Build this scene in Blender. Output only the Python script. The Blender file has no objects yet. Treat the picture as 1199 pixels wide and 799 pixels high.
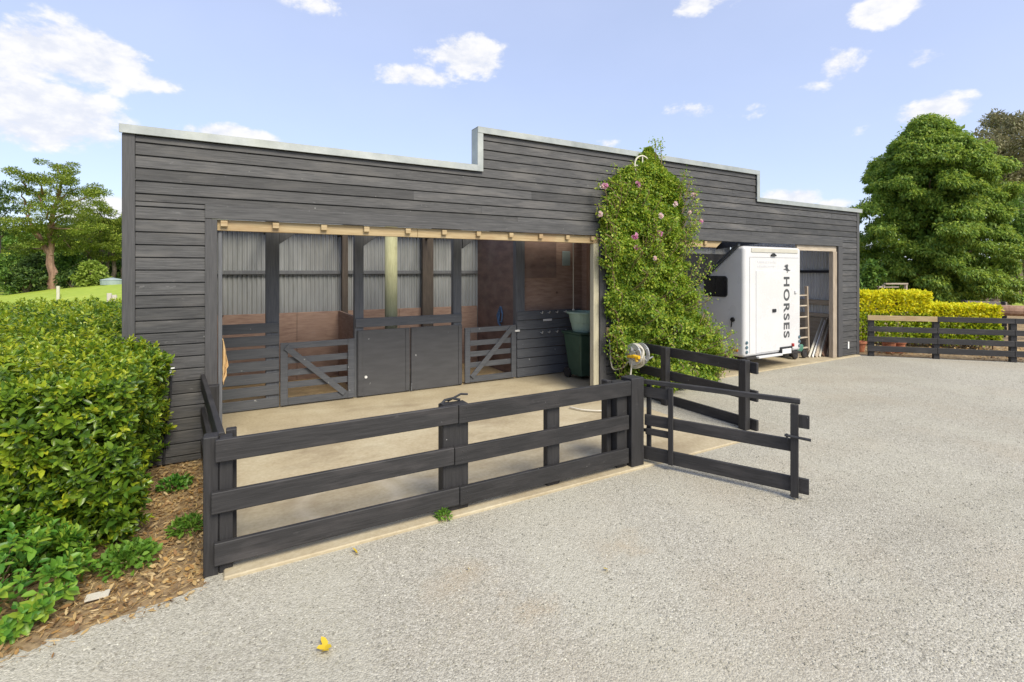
import bpy, bmesh, math, random
import numpy as np
from mathutils import Vector, Matrix
random.seed(7); rng = np.random.default_rng(11)
S = bpy.context.scene; COL = S.collection
R = math.radians
# ------------------------------------------------------------------ camera
FPX, CXP, HYP, EYE = 580., 599.5, 317., 2.1
TH = math.atan(1028.5/580); SN, CS = math.sin(TH), math.cos(TH)
CX, CY = 1.004, -6.506
def W(X, d, z=0.):                       # ground-plan point from sideways offset and distance ahead
    return (CX+X*SN+d*CS, CY-X*CS+d*SN, z)
def WP(px, py, d):                       # same, from a bearing and elevation
    return W((px-CXP)/FPX*d, d, EYE-(py-HYP)/FPX*d)
cam = bpy.data.cameras.new('camera'); co = bpy.data.objects.new('camera', cam); COL.objects.link(co)
cam.sensor_width = 36; cam.lens = 36*FPX/1199; cam.shift_y = -(399.5-HYP)/1199
cam.clip_start = .05; cam.clip_end = 3000
co.location = (CX, CY, EYE); co.rotation_euler = (R(90), 0, -math.atan2(CS, SN)); S.camera = co
# ------------------------------------------------------------------ render
S.render.engine = 'CYCLES'
S.cycles.use_denoising = True
S.cycles.max_bounces = 8; S.cycles.diffuse_bounces = 4; S.cycles.transparent_max_bounces = 8
S.cycles.caustics_reflective = False; S.cycles.caustics_refractive = False
V = S.view_settings; V.view_transform = 'Standard'; V.look = 'None'; V.gamma = 1; V.use_curve_mapping = False
V.exposure = 1.36
# ------------------------------------------------------------------ world + sun
SUN_AZ = (0.12, -0.99); SUN_EL = R(46)
wd = bpy.data.worlds.new('World'); S.world = wd; wd.use_nodes = True
nt = wd.node_tree; nt.nodes.clear(); L = nt.links.new
def N(tree, t, **k):
    n = tree.nodes.new(t)
    for a, b in k.items(): setattr(n, a, b)
    return n
out = N(nt, 'ShaderNodeOutputWorld'); bg = N(nt, 'ShaderNodeBackground')
sky = N(nt, 'ShaderNodeTexSky', sky_type='NISHITA', sun_disc=False)
sky.sun_elevation = SUN_EL; sky.sun_rotation = math.atan2(SUN_AZ[0], SUN_AZ[1])
sky.air_density = 1.0; sky.dust_density = 1.0; sky.ozone_density = 2.0; sky.altitude = 50
tc = N(nt, 'ShaderNodeTexCoord'); nrm = N(nt, 'ShaderNodeVectorMath', operation='NORMALIZE'); L(tc.outputs['Generated'], nrm.inputs[0])
sep = N(nt, 'ShaderNodeSeparateXYZ'); L(nrm.outputs[0], sep.inputs[0])
def M(tree, op, a, b=None, c=None, clamp=False):
    n = N(tree, 'ShaderNodeMath', operation=op, use_clamp=clamp)
    for i, v in enumerate((a, b, c)):
        if v is None: continue
        if isinstance(v, (int, float)): n.inputs[i].default_value = v
        else: tree.links.new(v, n.inputs[i])
    return n.outputs[0]
az = M(nt, 'ARCTAN2', sep.outputs[0], sep.outputs[1]); el = M(nt, 'ARCSINE', sep.outputs[2])
def azel(px, py):
    X, Z = (px-CXP)/FPX, -(py-HYP)/FPX
    x, y = X*SN+CS, -X*CS+SN
    return math.atan2(x, y), math.atan2(Z, math.hypot(x, y))
clouds = [(85,62,95,40,1.0),(30,80,70,26,.8),(150,88,70,18,.8),(50,134,100,42,1.2),(270,158,62,13,.9),(548,66,52,26,.95),(490,90,52,14,.8),(618,42,20,18,.5),
          (352,52,26,14,.3),(365,4,46,14,.55),(822,6,42,16,.65),(1030,14,44,20,.9),(985,74,32,20,.8),(1082,70,26,15,.6),(945,104,36,15,.4),
          (806,129,32,13,.65),(885,131,36,9,.45),(1096,128,52,18,.95),(925,232,34,13,.9),(985,240,36,8,.6),(712,168,16,7,.7),(1010,150,16,10,.3),(120,250,60,24,.9),(440,92,10,6,.2)]
acc = None
for (px, py, sx, sy, am) in clouds:
    a0, e0 = azel(px, py); sa = abs(azel(px+sx, py)[0]-azel(px-sx, py)[0])/2; se = abs(azel(px, py-sy)[1]-azel(px, py+sy)[1])/2
    u = M(nt, 'MULTIPLY', M(nt, 'SUBTRACT', az, a0), 1/sa); v = M(nt, 'MULTIPLY', M(nt, 'SUBTRACT', el, e0), 1/se)
    q = M(nt, 'SUBTRACT', 1.0, M(nt, 'MULTIPLY', M(nt, 'ADD', M(nt, 'MULTIPLY', u, u), M(nt, 'MULTIPLY', v, v)), .55), clamp=True)
    q = M(nt, 'MULTIPLY', q, am)
    acc = q if acc is None else M(nt, 'MAXIMUM', acc, q)
mp = N(nt, 'ShaderNodeMapping'); mp.inputs['Scale'].default_value = (1, 1, 1.7); L(nrm.outputs[0], mp.inputs['Vector'])
nz = N(nt, 'ShaderNodeTexNoise'); nz.inputs['Scale'].default_value = 11; nz.inputs['Detail'].default_value = 9; nz.inputs['Roughness'].default_value = .58; nz.inputs['Distortion'].default_value = .25
L(mp.outputs[0], nz.inputs['Vector'])
nzf = N(nt, 'ShaderNodeTexNoise'); nzf.inputs['Scale'].default_value = 32; nzf.inputs['Detail'].default_value = 8; nzf.inputs['Roughness'].default_value = .62; L(mp.outputs[0], nzf.inputs['Vector'])
dens = M(nt, 'ADD', M(nt, 'MULTIPLY', acc, 1.45), M(nt, 'ADD', M(nt, 'MULTIPLY', M(nt, 'SUBTRACT', nz.outputs[0], .5), 2.9), M(nt, 'MULTIPLY', M(nt, 'SUBTRACT', nzf.outputs[0], .5), 1.1)))
mr = N(nt, 'ShaderNodeMapRange', interpolation_type='SMOOTHSTEP'); mr.inputs['From Min'].default_value = .55; mr.inputs['From Max'].default_value = 1.15
L(dens, mr.inputs['Value'])
gate_ = M(nt, 'MULTIPLY', mr.outputs[0], M(nt, 'MULTIPLY', acc, 5, clamp=True))
# a thin veil of high cloud pales the blue
nz2 = N(nt, 'ShaderNodeTexNoise'); nz2.inputs['Scale'].default_value = 2.2; nz2.inputs['Detail'].default_value = 5; L(mp.outputs[0], nz2.inputs['Vector'])
veil = M(nt, 'ADD', M(nt, 'MULTIPLY', nz2.outputs[0], .25), .38)
mixv = N(nt, 'ShaderNodeMix', data_type='RGBA'); mixv.inputs['B'].default_value = (4.35, 4.75, 6.55, 1)
L(veil, mixv.inputs['Factor']); L(sky.outputs[0], mixv.inputs['A'])
mixk = N(nt, 'ShaderNodeMix', data_type='RGBA'); mixk.inputs['A'].default_value = (4.35, 4.5, 4.95, 1); mixk.inputs['B'].default_value = (5.4, 5.35, 5.35, 1)
mrk = N(nt, 'ShaderNodeMapRange', interpolation_type='SMOOTHSTEP'); mrk.inputs['From Min'].default_value = .40; mrk.inputs['From Max'].default_value = .60
L(M(nt, 'ADD', M(nt, 'MULTIPLY', nz.outputs[0], .45), M(nt, 'MULTIPLY', nzf.outputs[0], .55)), mrk.inputs['Value']); L(mrk.outputs[0], mixk.inputs['Factor'])
mixc = N(nt, 'ShaderNodeMix', data_type='RGBA'); L(mixk.outputs['Result'], mixc.inputs['B'])
L(M(nt, 'MULTIPLY', gate_, .93), mixc.inputs['Factor']); L(mixv.outputs['Result'], mixc.inputs['A'])
L(mixc.outputs['Result'], bg.inputs['Color']); bg.inputs['Strength'].default_value = .075
L(bg.outputs[0], out.inputs['Surface'])
sl = bpy.data.lights.new('sun', 'SUN'); so = bpy.data.objects.new('sun', sl); COL.objects.link(so)
sl.energy = 1.75; sl.angle = R(28); sl.color = (1, .925, .745)
sd = Vector((SUN_AZ[0]*math.cos(SUN_EL), SUN_AZ[1]*math.cos(SUN_EL), math.sin(SUN_EL)))
so.rotation_euler = sd.to_track_quat('Z', 'Y').to_euler(); so.location = (0, -20, 30)

# ------------------------------------------------------------------ materials
def newmat(name):
    m = bpy.data.materials.new(name); m.use_nodes = True
    t = m.node_tree; b = t.nodes['Principled BSDF']; return m, t, b
def c4(c): return (c[0], c[1], c[2], 1)
def ramp(t, fac, stops):
    r = N(t, 'ShaderNodeValToRGB'); e = r.color_ramp.elements
    while len(e) < len(stops): e.new(.5)
    for i, (p, c) in enumerate(stops): e[i].position = p; e[i].color = c4(c)
    t.links.new(fac, r.inputs[0]); return r.outputs[0]
def tnoise(t, scale, detail=5, rough=.55, stretch=(1,1,1), dist=0, vec=None):
    tcn = N(t, 'ShaderNodeTexCoord'); mpn = N(t, 'ShaderNodeMapping'); mpn.inputs['Scale'].default_value = stretch
    t.links.new(vec or tcn.outputs['Object'], mpn.inputs['Vector'])
    n = N(t, 'ShaderNodeTexNoise'); n.inputs['Scale'].default_value = scale; n.inputs['Detail'].default_value = detail
    n.inputs['Roughness'].default_value = rough; n.inputs['Distortion'].default_value = dist
    t.links.new(mpn.outputs[0], n.inputs['Vector']); return n.outputs[0]
def mixrgb(t, fac, a, b, mode='MIX'):
    n = N(t, 'ShaderNodeMix', data_type='RGBA', blend_type=mode)
    for k, v in (('Factor', fac), ('A', a), ('B', b)):
        if isinstance(v, (int, float)): n.inputs[k].default_value = v
        elif isinstance(v, tuple): n.inputs[k].default_value = c4(v)
        else: t.links.new(v, n.inputs[k])
    return n.outputs['Result']
def bumpn(t, b, h, strength=.3, dist=.01):
    n = N(t, 'ShaderNodeBump'); n.inputs['Strength'].default_value = strength; n.inputs['Distance'].default_value = dist
    t.links.new(h, n.inputs['Height']); t.links.new(n.outputs[0], b.inputs['Normal'])
def surf(name, c1, c2, scale=6, rough=.7, stretch=(1,1,1), bump=.2, island=0., specks=None, metal=0., spec=.4, big=None, detail=6, bdist=.006):
    m, t, b = newmat(name)
    n = tnoise(t, scale, detail, .6, stretch)
    col = ramp(t, n, [(.3, c1), (.72, c2)])
    if big:                                       # broad patches of wear: (scale, colour, amount)
        n2 = tnoise(t, big[0], 4, .6, stretch=big[3] if len(big) > 3 else (1,1,1))
        f = N(t, 'ShaderNodeMapRange'); f.inputs['From Min'].default_value = .5; f.inputs['From Max'].default_value = .72; f.inputs['To Max'].default_value = big[2]
        t.links.new(n2, f.inputs['Value']); col = mixrgb(t, f.outputs[0], col, big[1])
    if island:
        g = N(t, 'ShaderNodeNewGeometry'); f = N(t, 'ShaderNodeMapRange'); f.inputs['To Min'].default_value = 1-island; f.inputs['To Max'].default_value = 1+island
        t.links.new(g.outputs['Random Per Island'], f.inputs['Value'])
        cc = N(t, 'ShaderNodeCombineColor')
        for i in range(3): t.links.new(f.outputs[0], cc.inputs[i])
        col = mixrgb(t, 1., col, cc.outputs[0], 'MULTIPLY')
    if specks and island:                         # worn scuffs
        s0 = tnoise(t, 15, 5, .7, (.6,.6,1.4)); f0 = N(t, 'ShaderNodeMapRange'); f0.inputs['From Min'].default_value = .64; f0.inputs['From Max'].default_value = .74; f0.inputs['To Max'].default_value = .45
        t.links.new(s0, f0.inputs['Value']); col = mixrgb(t, f0.outputs[0], col, tuple(min(.3, q*2.2) for q in c2))
    if specks:                                    # (scale, threshold, colour)
        s = tnoise(t, specks[0], 2, .5)
        f = N(t, 'ShaderNodeMapRange'); f.inputs['From Min'].default_value = specks[1]; f.inputs['From Max'].default_value = specks[1]+.02
        t.links.new(s, f.inputs['Value']); col = mixrgb(t, f.outputs[0], col, specks[2])
    t.links.new(col, b.inputs['Base Color'])
    b.inputs['Metallic'].default_value = metal; b.inputs['Specular IOR Level'].default_value = spec
    rr = N(t, 'ShaderNodeMapRange'); rr.inputs['To Min'].default_value = max(.05, rough-.1); rr.inputs['To Max'].default_value = min(1, rough+.1)
    t.links.new(n, rr.inputs['Value']); t.links.new(rr.outputs[0], b.inputs['Roughness'])
    if bump: bumpn(t, b, n, bump, bdist)
    return m
def leafmat(name, cols, transl=.3, rough=.5, spec=.3):
    m, t, b = newmat(name)
    g = N(t, 'ShaderNodeNewGeometry')
    col = ramp(t, g.outputs['Random Per Island'], [(i/(len(cols)-1), c) for i, c in enumerate(cols)])
    t.links.new(col, b.inputs['Base Color']); b.inputs['Roughness'].default_value = rough; b.inputs['Specular IOR Level'].default_value = spec
    tr = N(t, 'ShaderNodeBsdfTranslucent'); hs = N(t, 'ShaderNodeHueSaturation'); hs.inputs['Value'].default_value = 1.5; hs.inputs['Hue'].default_value = .49
    t.links.new(col, hs.inputs['Color']); t.links.new(hs.outputs[0], tr.inputs['Color'])
    mx = N(t, 'ShaderNodeMixShader'); mx.inputs[0].default_value = transl
    t.links.new(b.outputs[0], mx.inputs[1]); t.links.new(tr.outputs[0], mx.inputs[2])
    t.links.new(mx.outputs[0], t.nodes['Material Output'].inputs['Surface']); return m
HG = (1.6, 1.6, 34); VG = (30, 30, 1.6)
mt = {}
mt['board'] = surf('dark_stained_weatherboard', (.030,.0295,.0305), (.104,.101,.100), 2.4, .62, HG, .4, .26, (26, .775, (.30,.30,.29)), big=(1.1, (.135,.126,.118), .75, (1,1,5)))
mt['trim'] = surf('dark_stained_trim', (.050,.0485,.050), (.088,.085,.086), 2.2, .6, VG, .2, .08)
mt['fascia'] = surf('dark_stained_fascia', (.040,.0395,.041), (.103,.100,.100), 2.2, .6, HG, .25, .1, (26, .775, (.30,.30,.29)))
mt['rail'] = surf('dark_painted_rail', (.017,.016,.0165), (.037,.035,.0355), 2.4, .6, HG, .35, .12, (30, .77, (.30,.29,.28)), big=(1.6, (.07,.063,.062), .6, (1,1,4)))
mt['post'] = surf('dark_painted_post', (.017,.016,.0165), (.035,.033,.0335), 2.4, .62, VG, .35, .1, (30, .78, (.30,.29,.28)))
mt['stall'] = surf('blue_black_stall_paint', (.058,.062,.072), (.108,.112,.122), 2.2, .6, HG, .25, .12, (10, .735, (.3,.3,.3)))
mt['stallv'] = surf('blue_black_post_paint', (.085,.089,.100), (.15,.154,.165), 2.2, .6, VG, .25, .1)
mt['door'] = surf('dark_ply_door_paint', (.062,.062,.066), (.084,.084,.089), 3, .55, (1,1,6), .1, 0, (10, .745, (.3,.3,.3)))
mt['raw'] = surf('bare_pine', (.30,.21,.105), (.45,.35,.205), 2.0, .75, (1.6,1.6,22), .25, .12, big=(1.3, (.30,.17,.09), .7))
mt['rawv'] = surf('bare_pine_post', (.36,.32,.22), (.50,.465,.35), 2.0, .75, VG, .25, .1, big=(1.6, (.28,.22,.14), .6, (1,1,.6)))
mt['darkwood'] = surf('dark_old_timber', (.055,.045,.038), (.12,.095,.078), 2.2, .85, VG, .3)
mt['treated'] = surf('green_treated_pole', (.36,.36,.20), (.55,.54,.33), 3, .8, VG, .25, 0, big=(3, (.25,.22,.12), .6))
mt['weathered'] = surf('weathered_timber', (.27,.215,.16), (.50,.435,.35), 2.2, .85, (1.6,1.6,22), .4, .25)
mt['weatheredv'] = surf('weathered_upright', (.20,.155,.115), (.42,.35,.27), 2.2, .85, VG, .4, .2)
mt['ply'] = surf('brown_ply', (.21,.13,.10), (.36,.25,.195), 3.0, .75, (1.5,1.5,9), .15, .12, (2.6, .70, (.05,.028,.022)), big=(1.5, (.33,.22,.17), .6))
mt['plydark'] = surf('scuffed_dark_ply', (.13,.085,.072), (.25,.165,.135), 2.5, .7, (1,1,3), .15, .1, None, big=(3.0, (.25,.19,.16), .55))
mt['galv'] = surf('galvanised_capping', (.30,.315,.295), (.45,.465,.445), 3.5, .42, (1,1,1), .04, .05, None, .35, .5, big=(2.0, (.45,.46,.38), .5))
mt['corr'] = surf('corrugated_steel', (.31,.32,.325), (.44,.45,.455), 2.0, .45, (3,3,.6), .02, 0, None, .45, .5, big=(1.5, (.33,.33,.33), .5, (1,1,.4)))
mt['corrlit'] = surf('lit_corrugated_steel', (.58,.59,.60), (.72,.73,.74), 2.0, .45, (3,3,.6), .02, 0, None, .2, .5)  # corr made paler, standing in for light on the right end wall
mt['steel'] = surf('dull_steel', (.42,.43,.44), (.58,.59,.60), 9, .4, bump=.03, metal=.35)
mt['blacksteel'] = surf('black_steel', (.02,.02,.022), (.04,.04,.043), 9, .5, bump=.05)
mt['white'] = surf('white_gelcoat', (.60,.59,.59), (.67,.66,.66), 1.6, .28, (1,1,1), .0, 0, None, 0, .5, big=(1.2, (.575,.565,.55), .25))
mt['cream'] = surf('cream_plastic', (.50,.47,.40), (.57,.545,.47), 3, .4, bump=0)
mt['seam'] = surf('grey_seal', (.34,.34,.35), (.42,.42,.43), 6, .6, bump=0)
mt['black'] = surf('black_plastic', (.012,.012,.014), (.028,.028,.03), 8, .5, bump=.05)
mt['glass'] = surf('tinted_window', (.010,.011,.014), (.016,.017,.02), 2, .12, bump=0, spec=.6)
mt['decal'] = surf('charcoal_decal', (.06,.062,.065), (.09,.092,.095), 12, .45, bump=0)
mt['faint'] = surf('faded_decal', (.56,.55,.56), (.62,.61,.62), 12, .5, bump=0)
mt['rubber'] = surf('rubber', (.016,.015,.015), (.045,.04,.036), 10, .85, bump=.3)
mt['redlamp'] = surf('red_lens', (.35,.02,.02), (.45,.035,.03), 9, .2, bump=0, spec=.6)
mt['amber'] = surf('amber_lens', (.60,.17,.03), (.68,.22,.05), 9, .2, bump=0, spec=.6)
mt['teal'] = surf('smoked_lens', (.05,.10,.13), (.12,.19,.22), 9, .2, bump=0, spec=.6)
mt['trimgrey'] = surf('grey_edge_trim', (.060,.066,.075), (.095,.10,.11), 5, .5, bump=.02)
mt['bin'] = surf('green_bin_plastic', (.035,.072,.048), (.055,.10,.068), 5, .5, bump=.05)
mt['tub'] = surf('pale_green_tub', (.27,.38,.31), (.37,.49,.41), 3, .5, bump=.03)
mt['hose'] = surf('cream_hose', (.55,.51,.42), (.66,.62,.53), 8, .5, bump=.05)
mt['yellow'] = surf('yellow_plastic', (.72,.42,.015), (.82,.52,.03), 8, .4, bump=0)
mt['blue'] = surf('blue_webbing', (.07,.14,.26), (.14,.24,.40), 20, .8, bump=.2)
mt['cloth'] = surf('tan_cloth', (.50,.31,.13), (.66,.47,.25), 8, .9, bump=.2)
mt['greenpaint'] = surf('green_trolley_paint', (.05,.16,.11), (.10,.25,.18), 8, .5, bump=.05)
mt['terracotta'] = surf('terracotta', (.36,.12,.06), (.48,.20,.11), 6, .85, bump=.2)
mt['whitepaint'] = surf('white_paint', (.70,.69,.66), (.82,.81,.79), 6, .6, bump=.05)
mt['tank'] = surf('grey_green_tank', (.25,.31,.30), (.34,.40,.38), 3, .5, bump=.03)
mt['palepost'] = surf('pale_grey_post', (.50,.46,.38), (.66,.62,.53), 5, .85, VG, .2)
# ground materials
def m_gravel():
    m, t, b = newmat('crushed_grey_gravel')
    tcn = N(t, 'ShaderNodeTexCoord')
    wob = tnoise(t, 9, 2)
    v1 = N(t, 'ShaderNodeTexVoronoi'); v1.inputs['Scale'].default_value = 80; t.links.new(tcn.outputs['Object'], v1.inputs['Vector'])
    v2 = N(t, 'ShaderNodeTexVoronoi'); v2.inputs['Scale'].default_value = 170; t.links.new(tcn.outputs['Object'], v2.inputs['Vector'])
    sc = N(t, 'ShaderNodeSeparateColor'); t.links.new(v1.outputs['Color'], sc.inputs[0])
    sc2 = N(t, 'ShaderNodeSeparateColor'); t.links.new(v2.outputs['Color'], sc2.inputs[0])
    st = ramp(t, sc.outputs[0], [(0, (.195,.18,.148)), (.3, (.357,.333,.272)), (.75, (.46,.432,.357)), (1, (.64,.608,.525))])
    st2 = ramp(t, sc2.outputs[1], [(0, (.205,.188,.153)), (.4, (.387,.361,.297)), (1, (.575,.545,.463))])
    col = mixrgb(t, .5, st, st2)
    pn = tnoise(t, .55, 5, .6)                     # broad tan patches where the fines show
    f = N(t, 'ShaderNodeMapRange'); f.inputs['From Min'].default_value = .50; f.inputs['From Max'].default_value = .72; f.inputs['To Max'].default_value = .5; t.links.new(pn, f.inputs['Value'])
    col = mixrgb(t, f.outputs[0], col, (.40,.345,.26))
    # streaks of finer, paler wheel tracks
    ps = tnoise(t, .9, 3, .5, (1.0, .16, 1))
    f2 = N(t, 'ShaderNodeMapRange'); f2.inputs['From Min'].default_value = .5; f2.inputs['From Max'].default_value = .66; f2.inputs['To Max'].default_value = .35; t.links.new(ps, f2.inputs['Value'])
    col = mixrgb(t, f2.outputs[0], col, (.49,.468,.378))
    ps2 = tnoise(t, .42, 4, .6, (.55, 1.25, 1), .6)      # coarser, darker drifts between the worn lanes
    f4 = N(t, 'ShaderNodeMapRange'); f4.inputs['From Min'].default_value = .48; f4.inputs['From Max'].default_value = .66; f4.inputs['To Max'].default_value = .42; t.links.new(ps2, f4.inputs['Value'])
    col = mixrgb(t, f4.outputs[0], col, mixrgb(t, 1., col, (.72,.71,.69), 'MULTIPLY'))
    for (x, y, rr) in ((2.35, -3.42, .30), (3.6, -3.62, .24), (2.6, -3.85, .2)):   # three sandy spots
        vm = N(t, 'ShaderNodeVectorMath', operation='DISTANCE'); vm.inputs[1].default_value = (x, y, 0); t.links.new(tcn.outputs['Object'], vm.inputs[0])
        dd = M(t, 'ADD', vm.outputs['Value'], M(t, 'MULTIPLY', M(t, 'SUBTRACT', tnoise(t, 3.5, 6, .65), .5), .95))
        f3 = N(t, 'ShaderNodeMapRange'); f3.inputs['From Min'].default_value = rr; f3.inputs['From Max'].default_value = -rr*.3; f3.inputs['To Max'].default_value = .45
        t.links.new(dd, f3.inputs['Value']); col = mixrgb(t, f3.outputs[0], col, (.40,.31,.20))
    t.links.new(col, b.inputs['Base Color']); b.inputs['Roughness'].default_value = .95; b.inputs['Specular IOR Level'].default_value = .2
    h = M(t, 'ADD', M(t, 'MULTIPLY', v1.outputs['Distance'], -1.0), M(t, 'MULTIPLY', v2.outputs['Distance'], -.5))
    bumpn(t, b, h, .55, .010); return m
def m_concrete():
    m, t, b = newmat('stained_concrete')
    n = tnoise(t, 1.1, 8, .62); col = ramp(t, n, [(.3, (.32,.255,.148)), (.5, (.43,.355,.222)), (.7, (.52,.455,.308))])
    n2 = tnoise(t, 30, 4, .6); col = mixrgb(t, .25, col, ramp(t, n2, [(.3, (.28,.22,.15)), (.7, (.62,.55,.43))]))
    n3 = tnoise(t, .7, 5, .65, (1, 2.2, 1)); f = N(t, 'ShaderNodeMapRange'); f.inputs['From Min'].default_value = .52; f.inputs['From Max'].default_value = .7; f.inputs['To Max'].default_value = .55
    t.links.new(n3, f.inputs['Value']); col = mixrgb(t, f.outputs[0], col, (.22,.165,.10))
    tcn = N(t, 'ShaderNodeTexCoord')
    for (x, y, r0) in ((1.95, -1.85, .42), (2.75, -1.55, .30)):      # pale bucket rings
        vm = N(t, 'ShaderNodeVectorMath', operation='DISTANCE'); vm.inputs[1].default_value = (x, y, 0.03); t.links.new(tcn.outputs['Object'], vm.inputs[0])
        dd = M(t, 'ABSOLUTE', M(t, 'SUBTRACT', M(t, 'ADD', vm.outputs['Value'], M(t, 'MULTIPLY', n, .25)), r0+.12))
        f3 = N(t, 'ShaderNodeMapRange'); f3.inputs['From Min'].default_value = .10; f3.inputs['From Max'].default_value = 0; f3.inputs['To Max'].default_value = .4
        t.links.new(dd, f3.inputs['Value']); col = mixrgb(t, f3.outputs[0], col, (.60,.53,.41))
    t.links.new(col, b.inputs['Base Color']); b.inputs['Roughness'].default_value = .85; bumpn(t, b, n2, .25, .004); return m
mt['gravel'] = m_gravel(); mt['concrete'] = m_concrete()
mt['soil'] = surf('leaf_strewn_soil', (.15,.098,.055), (.40,.29,.16), 14, .95, bump=.8, big=(2.2, (.46,.33,.17), .8), bdist=.03)
mt['straw'] = surf('stall_shavings', (.50,.34,.15), (.70,.51,.27), 12, .95, bump=.6, bdist=.02)
mt['grass'] = surf('paddock_grass', (.24,.33,.025), (.37,.45,.05), 1.5, .9, bump=.5, big=(.08, (.44,.46,.08), .7), bdist=.05)
# leaves
mt['hedgeleaf'] = leafmat('broad_hedge_leaf', [(.05,.11,.014),(.09,.18,.018),(.145,.245,.022),(.22,.32,.027),(.085,.16,.02),(.18,.28,.022)], .28, .32, .5)
mt['shrubleaf'] = leafmat('low_shrub_leaf', [(.04,.14,.025),(.08,.22,.03),(.13,.30,.04),(.20,.30,.05)], .3, .4, .4)
mt['weedleaf'] = leafmat('weed_leaf', [(.08,.19,.025),(.14,.28,.035),(.21,.35,.05)], .35, .5)
mt['roseleaf'] = leafmat('rose_leaf', [(.08,.16,.018),(.14,.25,.023),(.21,.32,.03),(.31,.40,.038),(.40,.43,.055)], .3, .45)
mt['petal'] = leafmat('pink_petal', [(.62,.22,.42),(.72,.38,.55),(.80,.58,.66)], .3, .6)
mt['petalpale'] = leafmat('pale_petal', [(.75,.52,.50),(.80,.68,.66),(.82,.75,.72)], .3, .6)
mt['bigleaf'] = leafmat('round_tree_leaf', [(.075,.15,.026),(.135,.235,.036),(.215,.325,.05),(.30,.39,.065)], .35, .5)
mt['pineleaf'] = leafmat('macrocarpa_leaf', [(.085,.135,.022),(.16,.225,.03),(.24,.31,.04),(.33,.37,.06)], .2, .6)
mt['darkleaf'] = leafmat('dark_tree_leaf', [(.03,.065,.018),(.055,.105,.024),(.085,.145,.03),(.12,.18,.036)], .2, .6)
mt['brownleaf'] = leafmat('brownish_conifer_leaf', [(.14,.14,.08),(.22,.20,.115),(.28,.26,.15),(.18,.20,.09)], .2, .7)
mt['bushleaf'] = leafmat('bush_leaf', [(.045,.105,.02),(.085,.17,.028),(.13,.235,.038),(.19,.29,.045)], .25, .6)
mt['limeleaf'] = leafmat('lime_bush_leaf', [(.16,.24,.035),(.24,.33,.05),(.32,.40,.07)], .3, .6)
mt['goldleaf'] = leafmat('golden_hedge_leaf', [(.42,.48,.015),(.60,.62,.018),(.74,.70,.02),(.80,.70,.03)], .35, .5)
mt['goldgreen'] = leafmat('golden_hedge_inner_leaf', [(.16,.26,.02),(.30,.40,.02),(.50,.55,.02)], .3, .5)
mt['litter'] = leafmat('dry_leaf', [(.16,.095,.05),(.40,.26,.11),(.50,.36,.16),(.56,.43,.24),(.26,.14,.06),(.46,.28,.09)], .15, .8)
mt['fallen'] = leafmat('yellow_fallen_leaf', [(.62,.42,.03),(.72,.55,.05)], .2, .6)
mt['bark'] = surf('bark', (.10,.075,.055), (.24,.19,.145), 5, .95, (3,3,.5), .6, bdist=.03)
mt['redbark'] = surf('reddish_bark', (.18,.10,.065), (.36,.23,.16), 3, .95, (3,3,.5), .6, bdist=.03)
mt['twig'] = surf('hedge_stem', (.16,.10,.06), (.32,.22,.13), 8, .9, bump=.3)

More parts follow.
